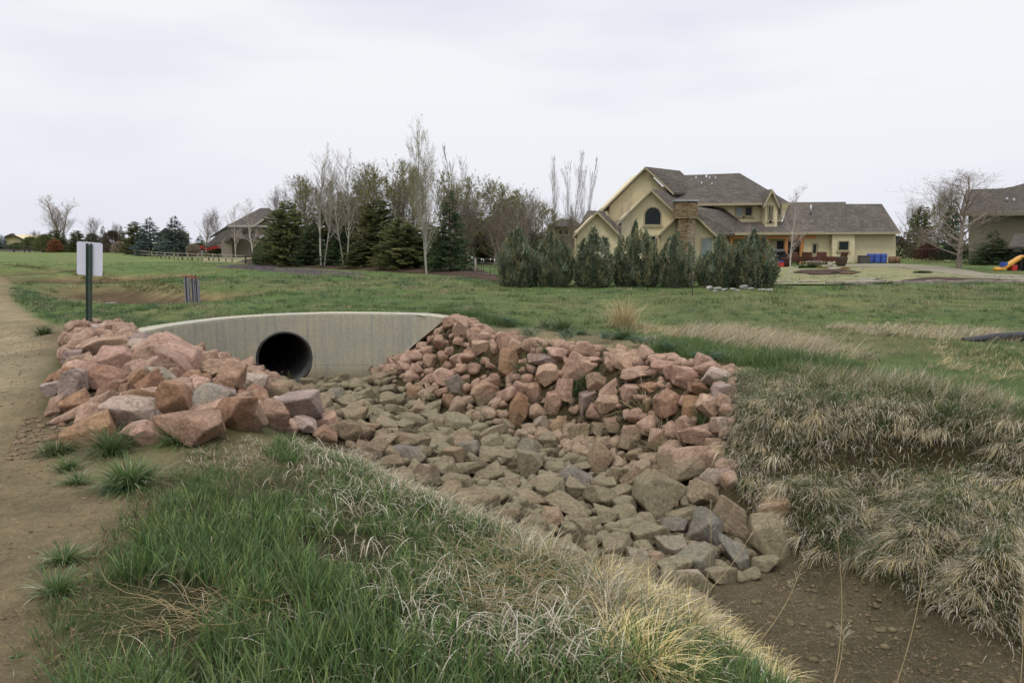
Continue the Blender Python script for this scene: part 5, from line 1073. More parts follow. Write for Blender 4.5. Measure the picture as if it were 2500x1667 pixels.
bt['tall'] = bare_tree('cottonwood_tree', 22, 9, WB, srgb(138,132,104), OLV, 1300, trunks=3, crown0=.2, spread=.6, up=.4, clen=.46, dens=1.0, r0=.10)
bt['bud'] = bare_tree('budding_tree', 23, 6, GB, srgb(112,104,80), OLV, 4200, trunks=2, crown0=.18, spread=.7, up=.5, clen=.5, dens=1.0, r0=.08, round_=.6)
bt['grey'] = bare_tree('bare_tree', 24, 6, GB, TWD, trunks=2, crown0=.2, spread=.7, up=.5, clen=.5, dens=1.0, r0=.09, round_=.6)
bt['poplar'] = bare_tree('poplar_tree', 25, 9, srgb(118,112,100), srgb(120,112,102), trunks=2, crown0=.1, spread=.4, up=.9, clen=.32, dens=.85, r0=.055)
bt['wide'] = bare_tree('spreading_tree', 26, 7, srgb(128,118,106), srgb(128,116,104), trunks=1, crown0=.14, spread=1.05, up=.35, clen=.62, dens=1.25, r0=.13, round_=.45)
bt['aspen'] = bare_tree('aspen_tree', 27, 6, srgb(168,160,150), srgb(160,146,134), trunks=1, crown0=.2, spread=.7, up=.35, clen=.42, dens=1.0, r0=.07)
bt['elm'] = bare_tree('elm_tree', 28, 9, srgb(150,140,126), srgb(150,140,124), [srgb(150,120,96), srgb(140,130,100)], 2500, trunks=3, crown0=.25, spread=.6, up=.4, clen=.42, dens=1.05, r0=.14)
for kx, px, Y, top, w_, cat, gr, lab, rz in [
 ('birch',692,46.2,388,.95,'birch tree',None,'white birch pair with trunks leaning left',2.9) if False else ('birch',790,46,388,100,'birch tree','white trunked birches of the grove','left birch pair with white leaning trunks',2.6),('birch',845,45,408,95,'birch tree','white trunked birches of the grove','right birch pair with bright white trunks',.4),
 ('tall',1042,36,342,92,'cottonwood',None,'tallest pale trunked tree rising above the grove',0.5),('bud',925,47,424,115,'budding tree','trees just coming into leaf','budding tree in front of the olive pine',1),('bud',985,52,418,105,'budding tree','trees just coming into leaf','budding tree left of the tallest trunk',2),
 ('grey',735,58,448,95,'bare tree','bare trees behind the grove','bare tree behind the leftmost tall pine',0),('poplar',1118,60,372,62,'poplar','slim bare poplars','slim poplar behind the dense dark spruce',0),('bud',1190,56,458,105,'budding tree','trees just coming into leaf','green hazed tree above the wire fence',4),
 ('bud',1265,62,478,115,'budding tree','trees just coming into leaf','budding tree behind the first juniper',5),('grey',1310,66,480,85,'bare tree','bare trees behind the grove','grey bare tree behind the second juniper',3),('poplar',1352,60,398,36,'poplar','slim bare poplars','leftmost slim poplar near the cream house',1),
 ('poplar',1398,61,386,50,'poplar','slim bare poplars','tallest slim poplar beside the cream house',2),('poplar',1432,62,398,42,'poplar','slim bare poplars','slim poplar nearest the cream house gable',3),('bud',1078,55,440,85,'budding tree','trees just coming into leaf','budding tree right of the tallest trunk',2.4),
 ('grey',885,58,430,90,'bare tree','bare trees behind the grove','grey bare crown between birch and olive pine',2),('grey',1240,44,510,115,'bare tree','bare trees behind the grove','leaning grey bare tree behind the first juniper',1),('bud',815,56,460,95,'budding tree','trees just coming into leaf','budding crown between the two birch pairs',2),
 ('bud',760,52,450,110,'budding tree','trees just coming into leaf','olive hazed crown behind the left birch pair',.9),('bud',880,50,440,120,'budding tree','trees just coming into leaf','olive hazed crown behind the right birch pair',3.3),('bud',1150,50,450,115,'budding tree','trees just coming into leaf','olive hazed crown just right of the dense dark spruce',5.1),('bud',1225,54,470,110,'budding tree','trees just coming into leaf','olive hazed crown left of the first juniper top',1.7),('bud',1010,50,430,110,'budding tree','trees just coming into leaf','olive hazed crown close behind the tallest trunk',4.6),
 ('grey',1205,50,490,100,'bare tree','bare trees behind the grove','greyish bare tree behind the wire fence end',1.3),('grey',1275,48,500,110,'bare tree','bare trees behind the grove','bare tree rising above the first juniper',2.2),('bud',1330,58,505,90,'budding tree','trees just coming into leaf','low budding tree above the second juniper',.7),('grey',1390,57,520,80,'bare tree','bare trees behind the grove','bare tree under the slim poplars',1.9),
 ('grey',955,48,450,95,'bare tree','bare trees behind the grove','bare crown between olive pine and tallest trunk',.3),('grey',1130,45,470,90,'bare tree','bare trees behind the grove','bare crown right of the dense dark spruce',4.1),('grey',690,55,470,80,'bare tree','bare trees behind the grove','bare crown behind the left end of the grove',2.8),('grey',1225,46,540,95,'bare tree','bare trees behind the grove','low greyish tree left of the first juniper',3.6),
 ('grey',1160,47,500,105,'bare tree','bare trees behind the grove','low bare tree right of the dense dark spruce',5)]:
    place(bt[kx], px, Y, top, lab, cat, gr, w_, {'birch':'birch_tree','tall':'cottonwood_tree','bud':'budding_tree','grey':'bare_tree','poplar':'poplar_tree'}[kx], rz)
# left distance
for s_, px, Y, top, w_, nm, cat, lab in [(sp2,375,88,530,76,'spruce_tree','spruce tree','left of the two large blue spruces'),(sp2,436,86,527,82,'spruce_tree','spruce tree','right of the two large blue spruces'),(pn2,338,96,540,56,'pine_tree','pine tree','dark pine touching the left blue spruce'),
 (pn2,142,120,561,46,'pine_tree','pine tree','dark pine under the tall distant elm'),(pn2,197,118,562,44,'pine_tree','pine tree','dark pine directly behind the sign'),(sp1,262,118,551,30,'spruce_tree','spruce tree','small pointed spruce right of the sign'),(sp1,306,116,551,28,'spruce_tree','spruce tree','small pointed spruce left of the blue pair'),
 (sp2,16,160,573,34,'spruce_tree','spruce tree','small spruce in front of the yellow distant house'),(sp1,0,165,575,28,'spruce_tree','spruce tree','small spruce at the left picture edge'),(sp1,165,122,568,30,'spruce_tree','spruce tree','dark spruce left of the sign'),(sp1,495,100,575,44,'spruce_tree','spruce tree','dark spruce behind the red truck')]:
    place(s_, px, Y, top, lab, cat, 'evergreens along the far fence', w_, nm)
for kx, px, Y, top, w_, cat, lab, rz in [('elm',160,125,490,72,'elm','tall bare elm left of the sign',0),('grey',225,125,535,46,'bare tree','small bare tree right of the tall elm',1),('grey',506,95,530,52,'bare tree','fan shaped bare tree left of the grey house',2),('aspen',580,72,512,48,'aspen','thin bare tree in front of the grey house',1),('aspen',622,71,500,64,'aspen','thin bare tree right of the other before the grey house',2),
 ('grey',98,150,566,42,'bare tree','pale bare tree right of the yellow house',3),('grey',285,130,548,32,'bare tree','bare crown between the small pointed spruces',2),('grey',545,90,515,46,'bare tree','wispy bare tree before the grey roof edge',4)]:
    place(bt[kx], px, Y, top, lab, cat, 'bare trees along the far fence', w_, {'elm':'elm_tree','grey':'bare_tree','aspen':'aspen_tree'}[kx], rz)
# right side
for s_, px, Y, top, w_, nm, cat, lab in [(pn1,2237,75,502,66,'pine_tree','pine tree','green conifer right of the garage'),(sp1,2312,70,480,66,'spruce_tree','spruce tree','dark spruce behind the spreading bare tree'),(sp1,2415,52,562,96,'spruce_tree','spruce tree','dark spruce low against the right house')]: place(s_, px, Y, top, lab, cat, 'evergreens beside the right house', w_, nm)
for kx, px, Y, top, w_, cat, lab, rz in [('wide',2338,43,425,250,'spreading tree','large grey bare tree spreading before the right house',1),('aspen',1927,36,478,78,'aspen','slender grey aspen on the lawn by the patio',0),('grey',2200,90,500,66,'bare tree','distant bare tree left of the green conifer',1),('bud',2275,88,492,66,'bare tree','distant bare tree between the two conifers',3),('grey',2330,80,455,115,'bare tree','bare tree crown behind the dark spruce',4),('grey',2160,85,540,52,'bare tree','bare tree just beyond the garage corner',4),('grey',2245,70,560,80,'bare tree','low bare thicket tree beside the conifer',2),('grey',1560,66,505,32,'bare tree','thin bare tree behind the small left gable',2)]:
    place(bt[kx], px, Y, top, lab, cat, 'bare trees around the houses', w_, {'wide':'spreading_tree','aspen':'aspen_tree','grey':'bare_tree','bud':'bare_tree'}[kx], rz)
# thin saplings between hedge and house
for i, (px, Y, top, w_, lab) in enumerate([(1512,34,505,36,'thin bare sapling below the left gable roof'),(1535,36,480,30,'thin bare sapling before the big upper gable'),(1690,36,545,32,'thin bare sapling beside the chimney foot'),(1460,33,560,40,'thin bare sapling left of the third juniper top'),(1820,38,560,38,'thin bare sapling in front of the porch roof')]):
    place(bt['aspen'], px, Y, top, lab, 'sapling', 'thin saplings between hedge and house', w_, 'sapling', i*1.1)
# hedgerow shrubs far left
def shrub(px, Y, top, wpx, pal, label, seed, n=1500, name='shrub'):
    c = at(px, 700, Y); z = float(hz(c.x, Y)) if Y < 60 else 0; T = at(px, top, Y); H = T.z-z; W = wpx*Y/FPX/2; rr = np.random.RandomState(seed)
    a = rr.uniform(0, 6.28, n); q = rr.rand(n)**.5; zz = rr.rand(n)**.8; rad = W*np.sqrt(np.clip(1-zz**2, 0.02, 1))*q*rr.uniform(.75, 1.1, n)
    P_ = np.column_stack([np.cos(a)*rad, np.sin(a)*rad*.8, zz*H]); D_ = np.column_stack([np.cos(a)*.5, np.sin(a)*.5, np.ones(n)])+rr.randn(n, 3)*.4
    s = max(.1, Y*.0035); V, F = leafquads(P_, D_, rr.uniform(.6, 1.6, n)*s, rr.uniform(.2, .5, n)*s, rr)
    o = link(name, rawmesh(name, V, F, M['leaf'], np.repeat(pick(np.array(pal), n, rr, .25), 4, 0))); o.location = (c.x, Y, z); tag(o, label, 'shrub', 'shrubs in the distance' if Y > 60 else None); return o
for i, a in enumerate([(120,118,578,70,[srgb(104,106,66), srgb(92,96,60)],'olive green shrub left of the dark pines'),(142,116,590,34,[srgb(138,92,64), srgb(120,84,60)],'rusty brown shrub beside the olive one'),(85,140,584,50,[srgb(92,98,64)],'green hedge shrub next to the yellow house'),(235,117,575,50,[srgb(104,104,90), srgb(90,92,80)],'grey green shrub right of the sign'),
 (285,114,568,60,[srgb(96,80,70), srgb(84,74,62)],'brown bare shrub left of the blue spruces'),(300,108,596,44,[srgb(150,136,118), srgb(138,126,110)],'pale round shrub where the fence bends'),(478,84,602,36,[srgb(146,134,112), srgb(130,120,104)],'pale shrub right of the blue spruces'),(330,110,585,50,[srgb(70,76,56)],'dark shrub under the left pines'),
 (540,80,613,80,[srgb(66,72,46), srgb(80,80,50)],'low clipped hedge in front of the red truck'),(60,150,598,60,[srgb(78,88,58)],'low hedge below the yellow house'),(2180,66,580,90,[srgb(74,76,58), srgb(92,84,70)],'dark undergrowth beyond the garage corner'),(2260,62,600,80,[srgb(96,60,54), srgb(84,70,58)],'reddish shrub under the green conifer'),(2330,60,600,120,[srgb(56,64,48)],'dark green shrub under the dark spruce'),(2455,60,610,80,[srgb(58,62,46)],'dark shrub beside the right house wall'),
 (1340,70,585,110,[srgb(58,66,46), srgb(70,76,54)],'dark shrub row behind the second juniper'),(1125,57,605,70,[srgb(54,60,44)],'dark undergrowth behind the wire fence')]): shrub(*a[:6], seed=200+i)
# ------------------------------------------------------------------ houses
class HB:
    def __init__(s, name, px, Y, label, z=0):
        p = at(px, 700, Y); s.O = Vector((p.x, Y, z)); s.o = empty(name, s.O); tag(s.o, label, 'house')
    def q(s, p): return at(*p)-s.O
    def slab(s, name, pts, mat, th=(0,.0,-.16), parent=None):
        return MB().prism([s.q(p) for p in pts], th).build(name, mat, parent or s.o)
    def wall(s, name, pts, Y, depth, mat, base=True, parent=None):
        P = [s.q((a, b, Y)) for a, b in pts]
        if base:
            for p in (P[0], P[-1]): p.z = -s.O.z-.1
        return MB().prism(P, (0, depth, 0)).build(name, mat, parent or s.o)
    def fascia(s, a, b, w_, mat, parent=None, d=.1, down=True):
        A, B = s.q(a), s.q(b); o = Vector((0,0,-w_)); m = MB().prism([A+Vector((0,-.07,.03)), B+Vector((0,-.07,.03)), B+o+Vector((0,-.07,0)), A+o+Vector((0,-.07,0))], (0, d, 0)); return m.build('fascia', mat, parent or s.o)
    def win(s, x0, y0, x1, y1, Y, mulx=0, muly=0, glass='glass', frame='trim', arch=False, fw=.09, parent=None, sill=True):
        a = s.q((x0, y1, Y)); b = s.q((x1, y0, Y)); X0, X1, Z0, Z1 = a.x, b.x, a.z, b.z; yy = a.y
        m = MB()
        if arch:
            r_ = (X1-X0)/2; zc_ = Z1-r_; cx_ = (X0+X1)/2; m.box(X0-fw, X0, yy-.07, yy+.02, Z0, zc_); m.box(X1, X1+fw, yy-.07, yy+.02, Z0, zc_); k = 14
            for i in range(k):
                t0, t1 = math.pi*i/k, math.pi*(i+1)/k
                m.prism([(cx_+math.cos(t)*rr_, yy-.07, zc_+math.sin(t)*rr_) for t, rr_ in ((t0, r_), (t0, r_+fw), (t1, r_+fw), (t1, r_))], (0, .09, 0))
            m.box(X0-fw, X1+fw, yy-.07, yy+.02, Z0-fw, Z0)
        else:
            m.box(X0-fw, X0, yy-.07, yy+.02, Z0-fw, Z1+fw); m.box(X1, X1+fw, yy-.07, yy+.02, Z0-fw, Z1+fw); m.box(X0, X1, yy-.07, yy+.02, Z1, Z1+fw); m.box(X0, X1, yy-.07, yy+.02, Z0-fw, Z0)
            for i in range(mulx): c = X0+(X1-X0)*(i+1)/(mulx+1); m.box(c-.04, c+.04, yy-.06, yy+.02, Z0, Z1)
            for i in range(muly): c = Z0+(Z1-Z0)*(i+1)/(muly+1); m.box(X0, X1, yy-.055, yy+.02, c-.03, c+.03)
        w_ = m.build('window', M[frame], parent or s.o)
        if arch: P = [(X0, yy-.03, Z0), (X1, yy-.03, Z0)]+[((X0+X1)/2+math.cos(math.pi*i/20)*(X1-X0)/2, yy-.03, Z1-(X1-X0)/2+math.sin(math.pi*i/20)*(X1-X0)/2) for i in range(21)]; mm = MB().prism(P, (0, .02, 0))
        else: mm = MB().box(X0, X1, yy-.03, yy-.01, Z0, Z1)
        mm.build('pane', M[glass], w_)
        if sill: MB().box(X0-.18, X1+.18, yy-.12, yy, Z0-fw-.12, Z0-fw-.01).build('sill', M['trim'], w_)
        return w_
h = HB('cream_house', 1750, 57, 'large cream stucco house with brown shingle roofs and a stone chimney')
ST, SH, TRM = M['stucco'], M['shingle'], M['trim']
h.wall('wall', [(1488,640),(1488,502),(1575,414),(1664,502),(1664,640)], 57.6, 7, ST)
h.slab('roof', [(1575,407,57.1),(1472,511,57.1),(1500,511,63),(1612,415,63)], SH)
h.slab('roof', [(1575,407,57.1),(1660,417,61.2),(1720,474,60.0),(1643,470,57.1)], SH)
h.fascia((1575,408,56.9),(1471,511,56.9),.15,TRM); h.fascia((1575,408,56.9),(1644,472,56.9),.15,TRM)
h.slab('roof', [(1640,500,56.5),(1870,496,56.5),(1806,423,61.0),(1664,428,61.0),(1600,468,58.8)], SH)
h.slab('roof', [(1806,423,61.0),(1868,496,56.6),(1930,496,61.4)], SH)
h.slab('roof', [(1664,428,61.0),(1806,423,61.0),(1930,496,61.4),(1930,510,66),(1640,500,66)], SH)
h.wall('wall', [(1650,640),(1650,499),(1869,497),(1869,640)], 57.2, 7, ST)
h.fascia((1640,499,56.45),(1869,496,56.45),.15,TRM)
h.wall('wall', [(1869,600),(1869,500),(1885,469),(1898,500),(1898,600)], 56.2, 1.5, ST)
h.slab('roof', [(1885,462,55.9),(1864,503,55.9),(1846,499,57.6),(1868,464,58.6)], SH, (0,0,-.12))
h.slab('roof', [(1885,462,55.9),(1868,464,58.6),(1912,498,58.2),(1903,503,55.9)], SH, (0,0,-.12))
h.fascia((1885,463,55.86),(1864,503,55.86),.22,TRM); h.fascia((1885,463,55.86),(1903,503,55.86),.22,TRM)
h.wall('wall', [(1898,560),(1898,498),(1927,498),(1906,545)], 57.4, 2, ST, base=False)
h.fascia((1900,497,57.2),(1930,497,57.2),.15,TRM)
# middle gable with the arched window
h.wall('wall', [(1518,640),(1518,534),(1590,469),(1652,528),(1652,640)], 55.2, 4, ST)
h.slab('roof', [(1590,462,54.8),(1507,546,54.8),(1530,546,59),(1608,468,59)], SH)
h.slab('roof', [(1590,462,54.8),(1648,469,58.8),(1690,522,57.0),(1654,524,54.8)], SH)
h.fascia((1590,463,54.75),(1506,547,54.75),.15,TRM); h.fascia((1590,463,54.75),(1655,525,54.75),.15,TRM)
# small left gable
h.wall('wall', [(1409,640),(1409,566),(1458,522),(1509,570),(1509,640)], 54.6, 4, ST)
h.slab('roof', [(1458,515,54.2),(1399,577,54.2),(1414,572,57),(1470,516,57.5)], SH); h.slab('roof', [(1458,515,54.2),(1470,516,57.5),(1530,568,57),(1511,570,54.2)], SH)
h.fascia((1458,516,54.15),(1398,577,54.15),.17,TRM); h.fascia((1458,516,54.15),(1512,571,54.15),.17,TRM)
h.slab('roof', [(1434,514,60.5),(1530,517,60.5),(1545,572,56),(1402,573,56)], SH)
# gable behind the chimney
h.wall('wall', [(1613,640),(1613,572),(1675,510),(1742,572),(1742,640)], 53.8, 3, ST)
h.slab('roof', [(1675,502,53.4),(1601,580,53.4),(1630,560,56.5),(1690,500,57.1)], SH); h.slab('roof', [(1675,502,53.4),(1700,497,57.1),(1768,509,57.1),(1812,544,57.0),(1812,568,55.2),(1749,574,53.4)], SH)
h.fascia((1675,503,53.35),(1600,580,53.35),.17,TRM); h.fascia((1675,503,53.35),(1750,575,53.35),.17,TRM)
m = MB(); 
def pxbox(m, hb, x0, y0, x1, y1, Y, d): a = hb.q((x0, y1, Y)); b = hb.q((x1, y0, Y)); m.box(a.x, b.x, a.y, a.y+d, a.z, b.z); return m
pxbox(m, h, 1650, 491, 1704, 533, 52.6, 1.0); a = h.q((1657,533,52.75)); b = h.q((1699,533,52.75)); m.box(a.x, b.x, a.y, a.y+.8, -.1, a.z); ch = m.build('chimney', M['stone'], h.o)
pxbox(MB(), h, 1648, 487.5, 1706, 491.3, 52.5, 1.2).build('chimney_cap', M['galv'], ch)
# porch
h.slab('porch_roof', [(1795,543,57.1),(1908,541,57.1),(1935,545,57.0),(2008,567,54.8),(1764,569,54.8)], SH, (0,0,-.14)); h.fascia((1764,569,54.75),(2008,567,54.75),.17,TRM)
h.wall('wall', [(1742,640),(1742,566),(1965,566),(1965,640)], 58.6, 3, ST)
pxbox(MB(), h, 1780, 571, 1993, 583, 55.0, .25).build('beam', M['cedar'], h.o)
for px in (1786, 1873, 1921, 1960):
    a = h.q((px-4, 583, 55.0)); b = h.q((px+4, 583, 55.0)); MB().box(a.x, b.x, a.y+.02, a.y+.24, -.1, a.z-.002).build('post', M['cedar'], h.o)
    if px == 1921: MB().box(a.x-.25, b.x+.25, a.y-.2, a.y+.5, -.1, .75).build('post_base', M['brickpatio'], h.o)
# garage wing
h.slab('roof', [(1925,494,62.0),(2065,493,62.0),(2064,567.5,57.2),(1905,568,57.2)], SH); h.slab('roof', [(2065,498,61.6),(2153,498,61.6),(2198,567,57.15),(2064.2,567.6,57.15)], SH)
h.slab('roof', [(1925,494,62.02),(2065,493,62.02),(2064,560,67),(1905,560,67)], SH); h.slab('roof', [(2065,498,61.62),(2153,498,61.62),(2180,560,66.5),(2064.2,560,66.5)], SH)
h.fascia((1990,568,57.1),(2198,567,57.1),.15,TRM); h.wall('wall', [(1960,645),(1960,569),(2187,568),(2187,645)], 57.7, 8, ST); h.wall('gable_end', [(2066,572),(2066,500),(2152,500),(2187,568)], 61.7, 3, ST, base=False)
h.wall('wall', [(2032,645),(2032,569),(2087,569),(2087,645)], 57.25, .45, M['stucco'])
for a in [(1574,507,1613,548,55.2,0,0,'glass','trim',True),(1577,578,1613,600,55.2,2,0),(1466,581,1483,602,54.6,0,0),(1712,583,1738,625,53.8,0,0,'glass_pale'),(1819,506,1835,526,57.2,0,0),(1797,508,1812,526,57.2,0,0,'glass_pale'),(1875,504,1879.5,537,56.2,0,0),(1882,504,1886,537,56.2,0,0),(1900,508,1905,525,57.4,0,0),(2047,590,2071,610,57.25,0,0)]: h.win(*a)
a = h.q((1980,641,57.7)); b = h.q((1998,593,57.7)); d_ = MB().box(a.x, b.x, a.y-.06, a.y, 0, b.z).build('door', M['trim'], h.o); a = h.q((1984,618,57.7)); b = h.q((1992,597,57.7)); MB().box(a.x, b.x, a.y-.08, a.y-.061, a.z, b.z).build('pane', M['glass'], d_)
a = h.q((1815,640,58.6)); b = h.q((1955,588,58.6)); MB().box(a.x, b.x, a.y-.05, a.y, .1, b.z).build('patio_window', M['glass'], h.o)
for px, py0, py1 in ((1699,430,440),(1732,431,441),(1724,427,443),(1747,432,438),(1713,444,451),(1738,446,452)):
    Y_2 = 61.0-(py0-425)*.055; a = h.q((px, py1, Y_2-.3)); b = h.q((px, py0, Y_2-.3)); MB().tube((a.x, a.y, a.z-.1), (a.x, a.y, b.z), .06 if px != 1724 else .1).build('vent_pipe', M['galv'], h.o)
for px, py0, py1, Y2 in ((1608,413,421,59.3),(1979,500,522,60.2)):
    a = h.q((px, py1, Y2-.3)); b = h.q((px, py0, Y2-.3)); MB().tube((a.x, a.y, a.z-.1), (a.x, a.y, b.z), .08).build('vent_pipe', M['galv'], h.o)
# grey house on the left
g2 = HB('grey_house', 630, 78, 'grey sided two storey house with a broad hip roof behind the left fence'); S2, T2 = M['siding'], M['trim_white']; SG = M['shingle_grey']
g2.slab('roof', [(636,508,84),(656,508,84),(700,538,78),(700,550,77),(556,550,77)], SG); g2.slab('roof', [(636,508,84),(556,550,77),(512,578,79),(560,560,88)], SG); g2.slab('roof', [(556,548,77.5),(600,556,77),(560,585,76),(498,604,79)], SG)
g2.wall('wall', [(566,620),(566,551),(700,551),(700,620)], 77.6, 10, S2); g2.fascia((556,550,76.9),(700,550,76.9),.2,T2); g2.fascia((560,578,76.9),(690,578,76.9),.22,T2)
g2.wall('gable', [(624,549),(648,533),(674,549)], 77.0, 1.5, S2, base=False); g2.slab('gable_roof', [(648,529,76.8),(618,550,76.8),(622,546,81),(652,527,82)], SG, (0,0,-.1)); g2.slab('gable_roof', [(648,529,76.8),(652,527,82),(684,546,81),(678,550,76.8)], SG, (0,0,-.1))
g2.fascia((648,530,76.75),(618,551,76.75),.22,T2); g2.fascia((648,530,76.75),(679,551,76.75),.22,T2); g2.slab('porch_roof', [(560,572,76.2),(690,572,77.4),(690,579,76),(560,579,76)], SG, (0,0,-.1))
g2.fascia((650,568,75.9),(634,579,75.9),.2,T2); g2.fascia((650,568,75.9),(676,579,75.9),.2,T2); g2.wall('gable', [(637,578),(650,570),(672,578)], 76, .8, S2, base=False)
g2.win(653,550,667,559,77.6,0,0,'glass_pale','trim_white',sill=False); g2.win(586,556,592,566,77.6,0,0,'glass','siding',sill=False); g2.wall('wing', [(540,620),(540,590),(556,572),(566,585),(566,620)], 76.6, 2, M['siding'])
# right house
_kx = 1114/FPX
g3 = HB('tan_house', 2450, 55, 'tan two storey house with grey brown roof partly outside the right edge')
g3.slab('roof', [(2358,463,60),(2450,460,60),(2476,455,61),(2500,448,62),(2600,500,58),(2620,521,54.2),(2343,521,54.2)], SG); MB().prism([(lambda p: Vector((p.x, p.y, max(p.z, -.1))))(g3.q((a_, b_, 54.8))) for a_, b_ in ((2364,660),(2364,520),(2610,518),(2610,660))], (5*.66, 5, 0)).build('wall', M['stucco_tan'], g3.o); g3.fascia((2343,521,54.15),(2620,519,54.15),.2,M['stucco_tan'])
g3.slab('porch_roof', [(2478,571,53),(2620,568,53),(2620,601,50.5),(2461,603,50.5)], M['shingle_grey'], (0,0,-.12)); a = g3.q((2466,604,51)); b = g3.q((2620,604,51)); MB().box(a.x, b.x, a.y, a.y+3.4, 0, a.z-.15).build('porch_shade_box', M['rubber'], g3.o); g3.win(2475,606,2492,612,51,0,0,'glass_pale','stucco_tan',sill=False)  # black box under the porch roof stands in for the shade there
g3.win(2340+170,540,2340+190,560,54.8)
for px, py in ((2458,490),(2475,492)): a = g3.q((px, py, 57.3)); MB().tube((a.x, a.y, a.z-.1), (a.x, a.y, a.z+.25), .08).build('vent_pipe', M['galv'], g3.o)
# distant houses
g4 = HB('yellow_house', 36, 170, 'small pale yellow gabled house at the far left horizon'); g4.wall('wall', [(12,603),(12,578),(27,573),(61,588),(61,603)], 170, 10, M['yellow_wall']); g4.slab('roof', [(27,570,169),(63,586,169),(64,586,181),(34,570,181)], SG, (0,0,-.5)); g4.slab('roof', [(27,570,169),(34,570,181),(12,577,181),(10,577,169)], SG, (0,0,-.5))
g5 = HB('distant_house', 1385, 95, 'brown roofed house showing between grove and cream house'); g5.slab('roof', [(1368,535,99),(1398,534,99),(1425,552,93),(1336,552,93)], SG); g5.slab('roof', [(1368,535,99),(1398,534,99),(1425,552,105),(1336,552,105)], SG); g5.wall('wall', [(1343,620),(1343,551),(1420,551),(1420,620)], 94, 8, M['stucco_tan']); g5.win(1365,562,1372,572,94); g5.win(1380,562,1387,572,94)
g6 = HB('distant_cabin', 405, 150, 'tiny tan house roof between the two blue spruces'); g6.wall('wall', [(385,606),(385,570),(402,560),(420,570),(420,606)], 150, 8, M['stucco_tan']); g6.slab('roof', [(402,557,149),(422,571,149),(424,571,158),(404,557,158)], SG, (0,0,-.3)); g6.slab('roof', [(402,557,149),(404,557,158),(385,571,158),(383,571,149)], SG, (0,0,-.3))
# ------------------------------------------------------------------ yard surfaces
random.seed(3)
sheet('mulch_bed', [(575,641),(640,647),(700,653),(850,658),(1000,666),(1160,680),(1230,690),(1270,692),(1200,668),(1150,652),(1000,640),(800,634),(600,634)], M['mulch'], .02, bulge=.16)
sheet('dry_lawn', [(1885,697),(1885,655),(1960,652),(2200,650),(2300,660),(2400,678),(2500,688),(2500,690),(2330,691),(2200,692),(2020,697)], M['drylawn'], .05)
sheet('far_lawn', [(495,640),(600,645),(640,640),(640,622),(495,618)], M['drylawn'], .03)
sheet('gravel_walk', [(1960,649),(2190,646),(2300,652),(2420,672),(2600,678),(2600,690),(2500,689),(2400,683),(2290,668),(2190,654),(1960,654)], M['walk'], .07)
sheet('stepping_path', [(2088,694),(2095,684),(2140,680),(2150,683),(2125,690),(2120,695)], M['walk'], .08)
# thyme like purple ground cover
r = np.random.RandomState(21); G = Grass(); PUR = np.array([srgb(122,102,118), srgb(104,92,100), srgb(88,94,68), srgb(136,114,130)])
for pts, n in (([(530,650),(600,648),(700,651),(640,656),(560,655)], 2200), ([(600,656),(700,655),(800,660),(880,667),(885,673),(800,674),(700,668),(640,662)], 4200), ([(0,610),(120,611),(340,613),(340,616),(120,615),(0,614)], 6000), ([(2,612),(60,612),(60,614),(2,614)], 300)):
    poly = [tuple(onz(a, b, .02))[:2] for a, b in pts]; x, y, az, k = clump_xy(poly, n, .3, 14, r); n = len(x); d = np.clip(y/30, 1, 5)
    G.add(P3(x, y), r.uniform(.05, .12, n)*np.minimum(d, 2), r.uniform(.01, .025, n)*d, az, r.uniform(.1, .8, n), r.uniform(0, .6, n), pick(PUR, n, r), nseg=2, seed=3)
o = link('purple_ground_cover', G.mesh('purple_ground_cover')); tag(o, 'low purple flowering ground cover in drifts before the grove', kind='stuff')
# ------------------------------------------------------------------ sign
SY = 12.2; b = at(220, 826, SY); z0 = float(hz(b.x, SY)); s = empty('sign', (b.x, SY, z0), R(4)); s.rotation_euler = (0, R(4.6), R(4)); tag(s, 'back of a white metal sign on a green perforated post', 'sign')
t = at(220, 594, SY).z-z0; k = SY/FPX
m = MB(); wd2 = 7.0*k*1.0
m.box(-wd2, -wd2+.014, -.022, .0, -.4, t); m.box(wd2-.014, wd2, -.022, .0, -.4, t); m.box(-wd2+.014, -.008, -.006, .0, -.4, t); m.box(.008, wd2-.014, -.006, .0, -.4, t)
z = -.4
while z < t-.03: m.box(-.008, .008, -.006, -.0005, z, z+.016); z += .0254
m.build('post', M['postgreen'], s)
P0 = at(190.5, 672, SY); P1 = at(250, 590.5, SY); x0, x1, za, zb = -29.5*k*1.0, 30.5*k*1.0, P0.z-z0, P1.z-z0; rc = .035; pts = []
for cx_, cz_, a0 in ((x1-rc, za+rc, -90), (x1-rc, zb-rc, 0), (x0+rc, zb-rc, 90), (x0+rc, za+rc, 180)):
    for i in range(7): a = R(a0+15*i); pts.append((cx_+rc*math.cos(a), .004, cz_+rc*math.sin(a)))
pl_ = MB().prism(pts, (0, .003, 0)).build('sign_plate', M['plate'], s)
for zz in (zb-.05, za+.06): MB().tube((0, -.012, zz), (0, .004, zz), .008, n=8).build('bolt', M['galv'], s)
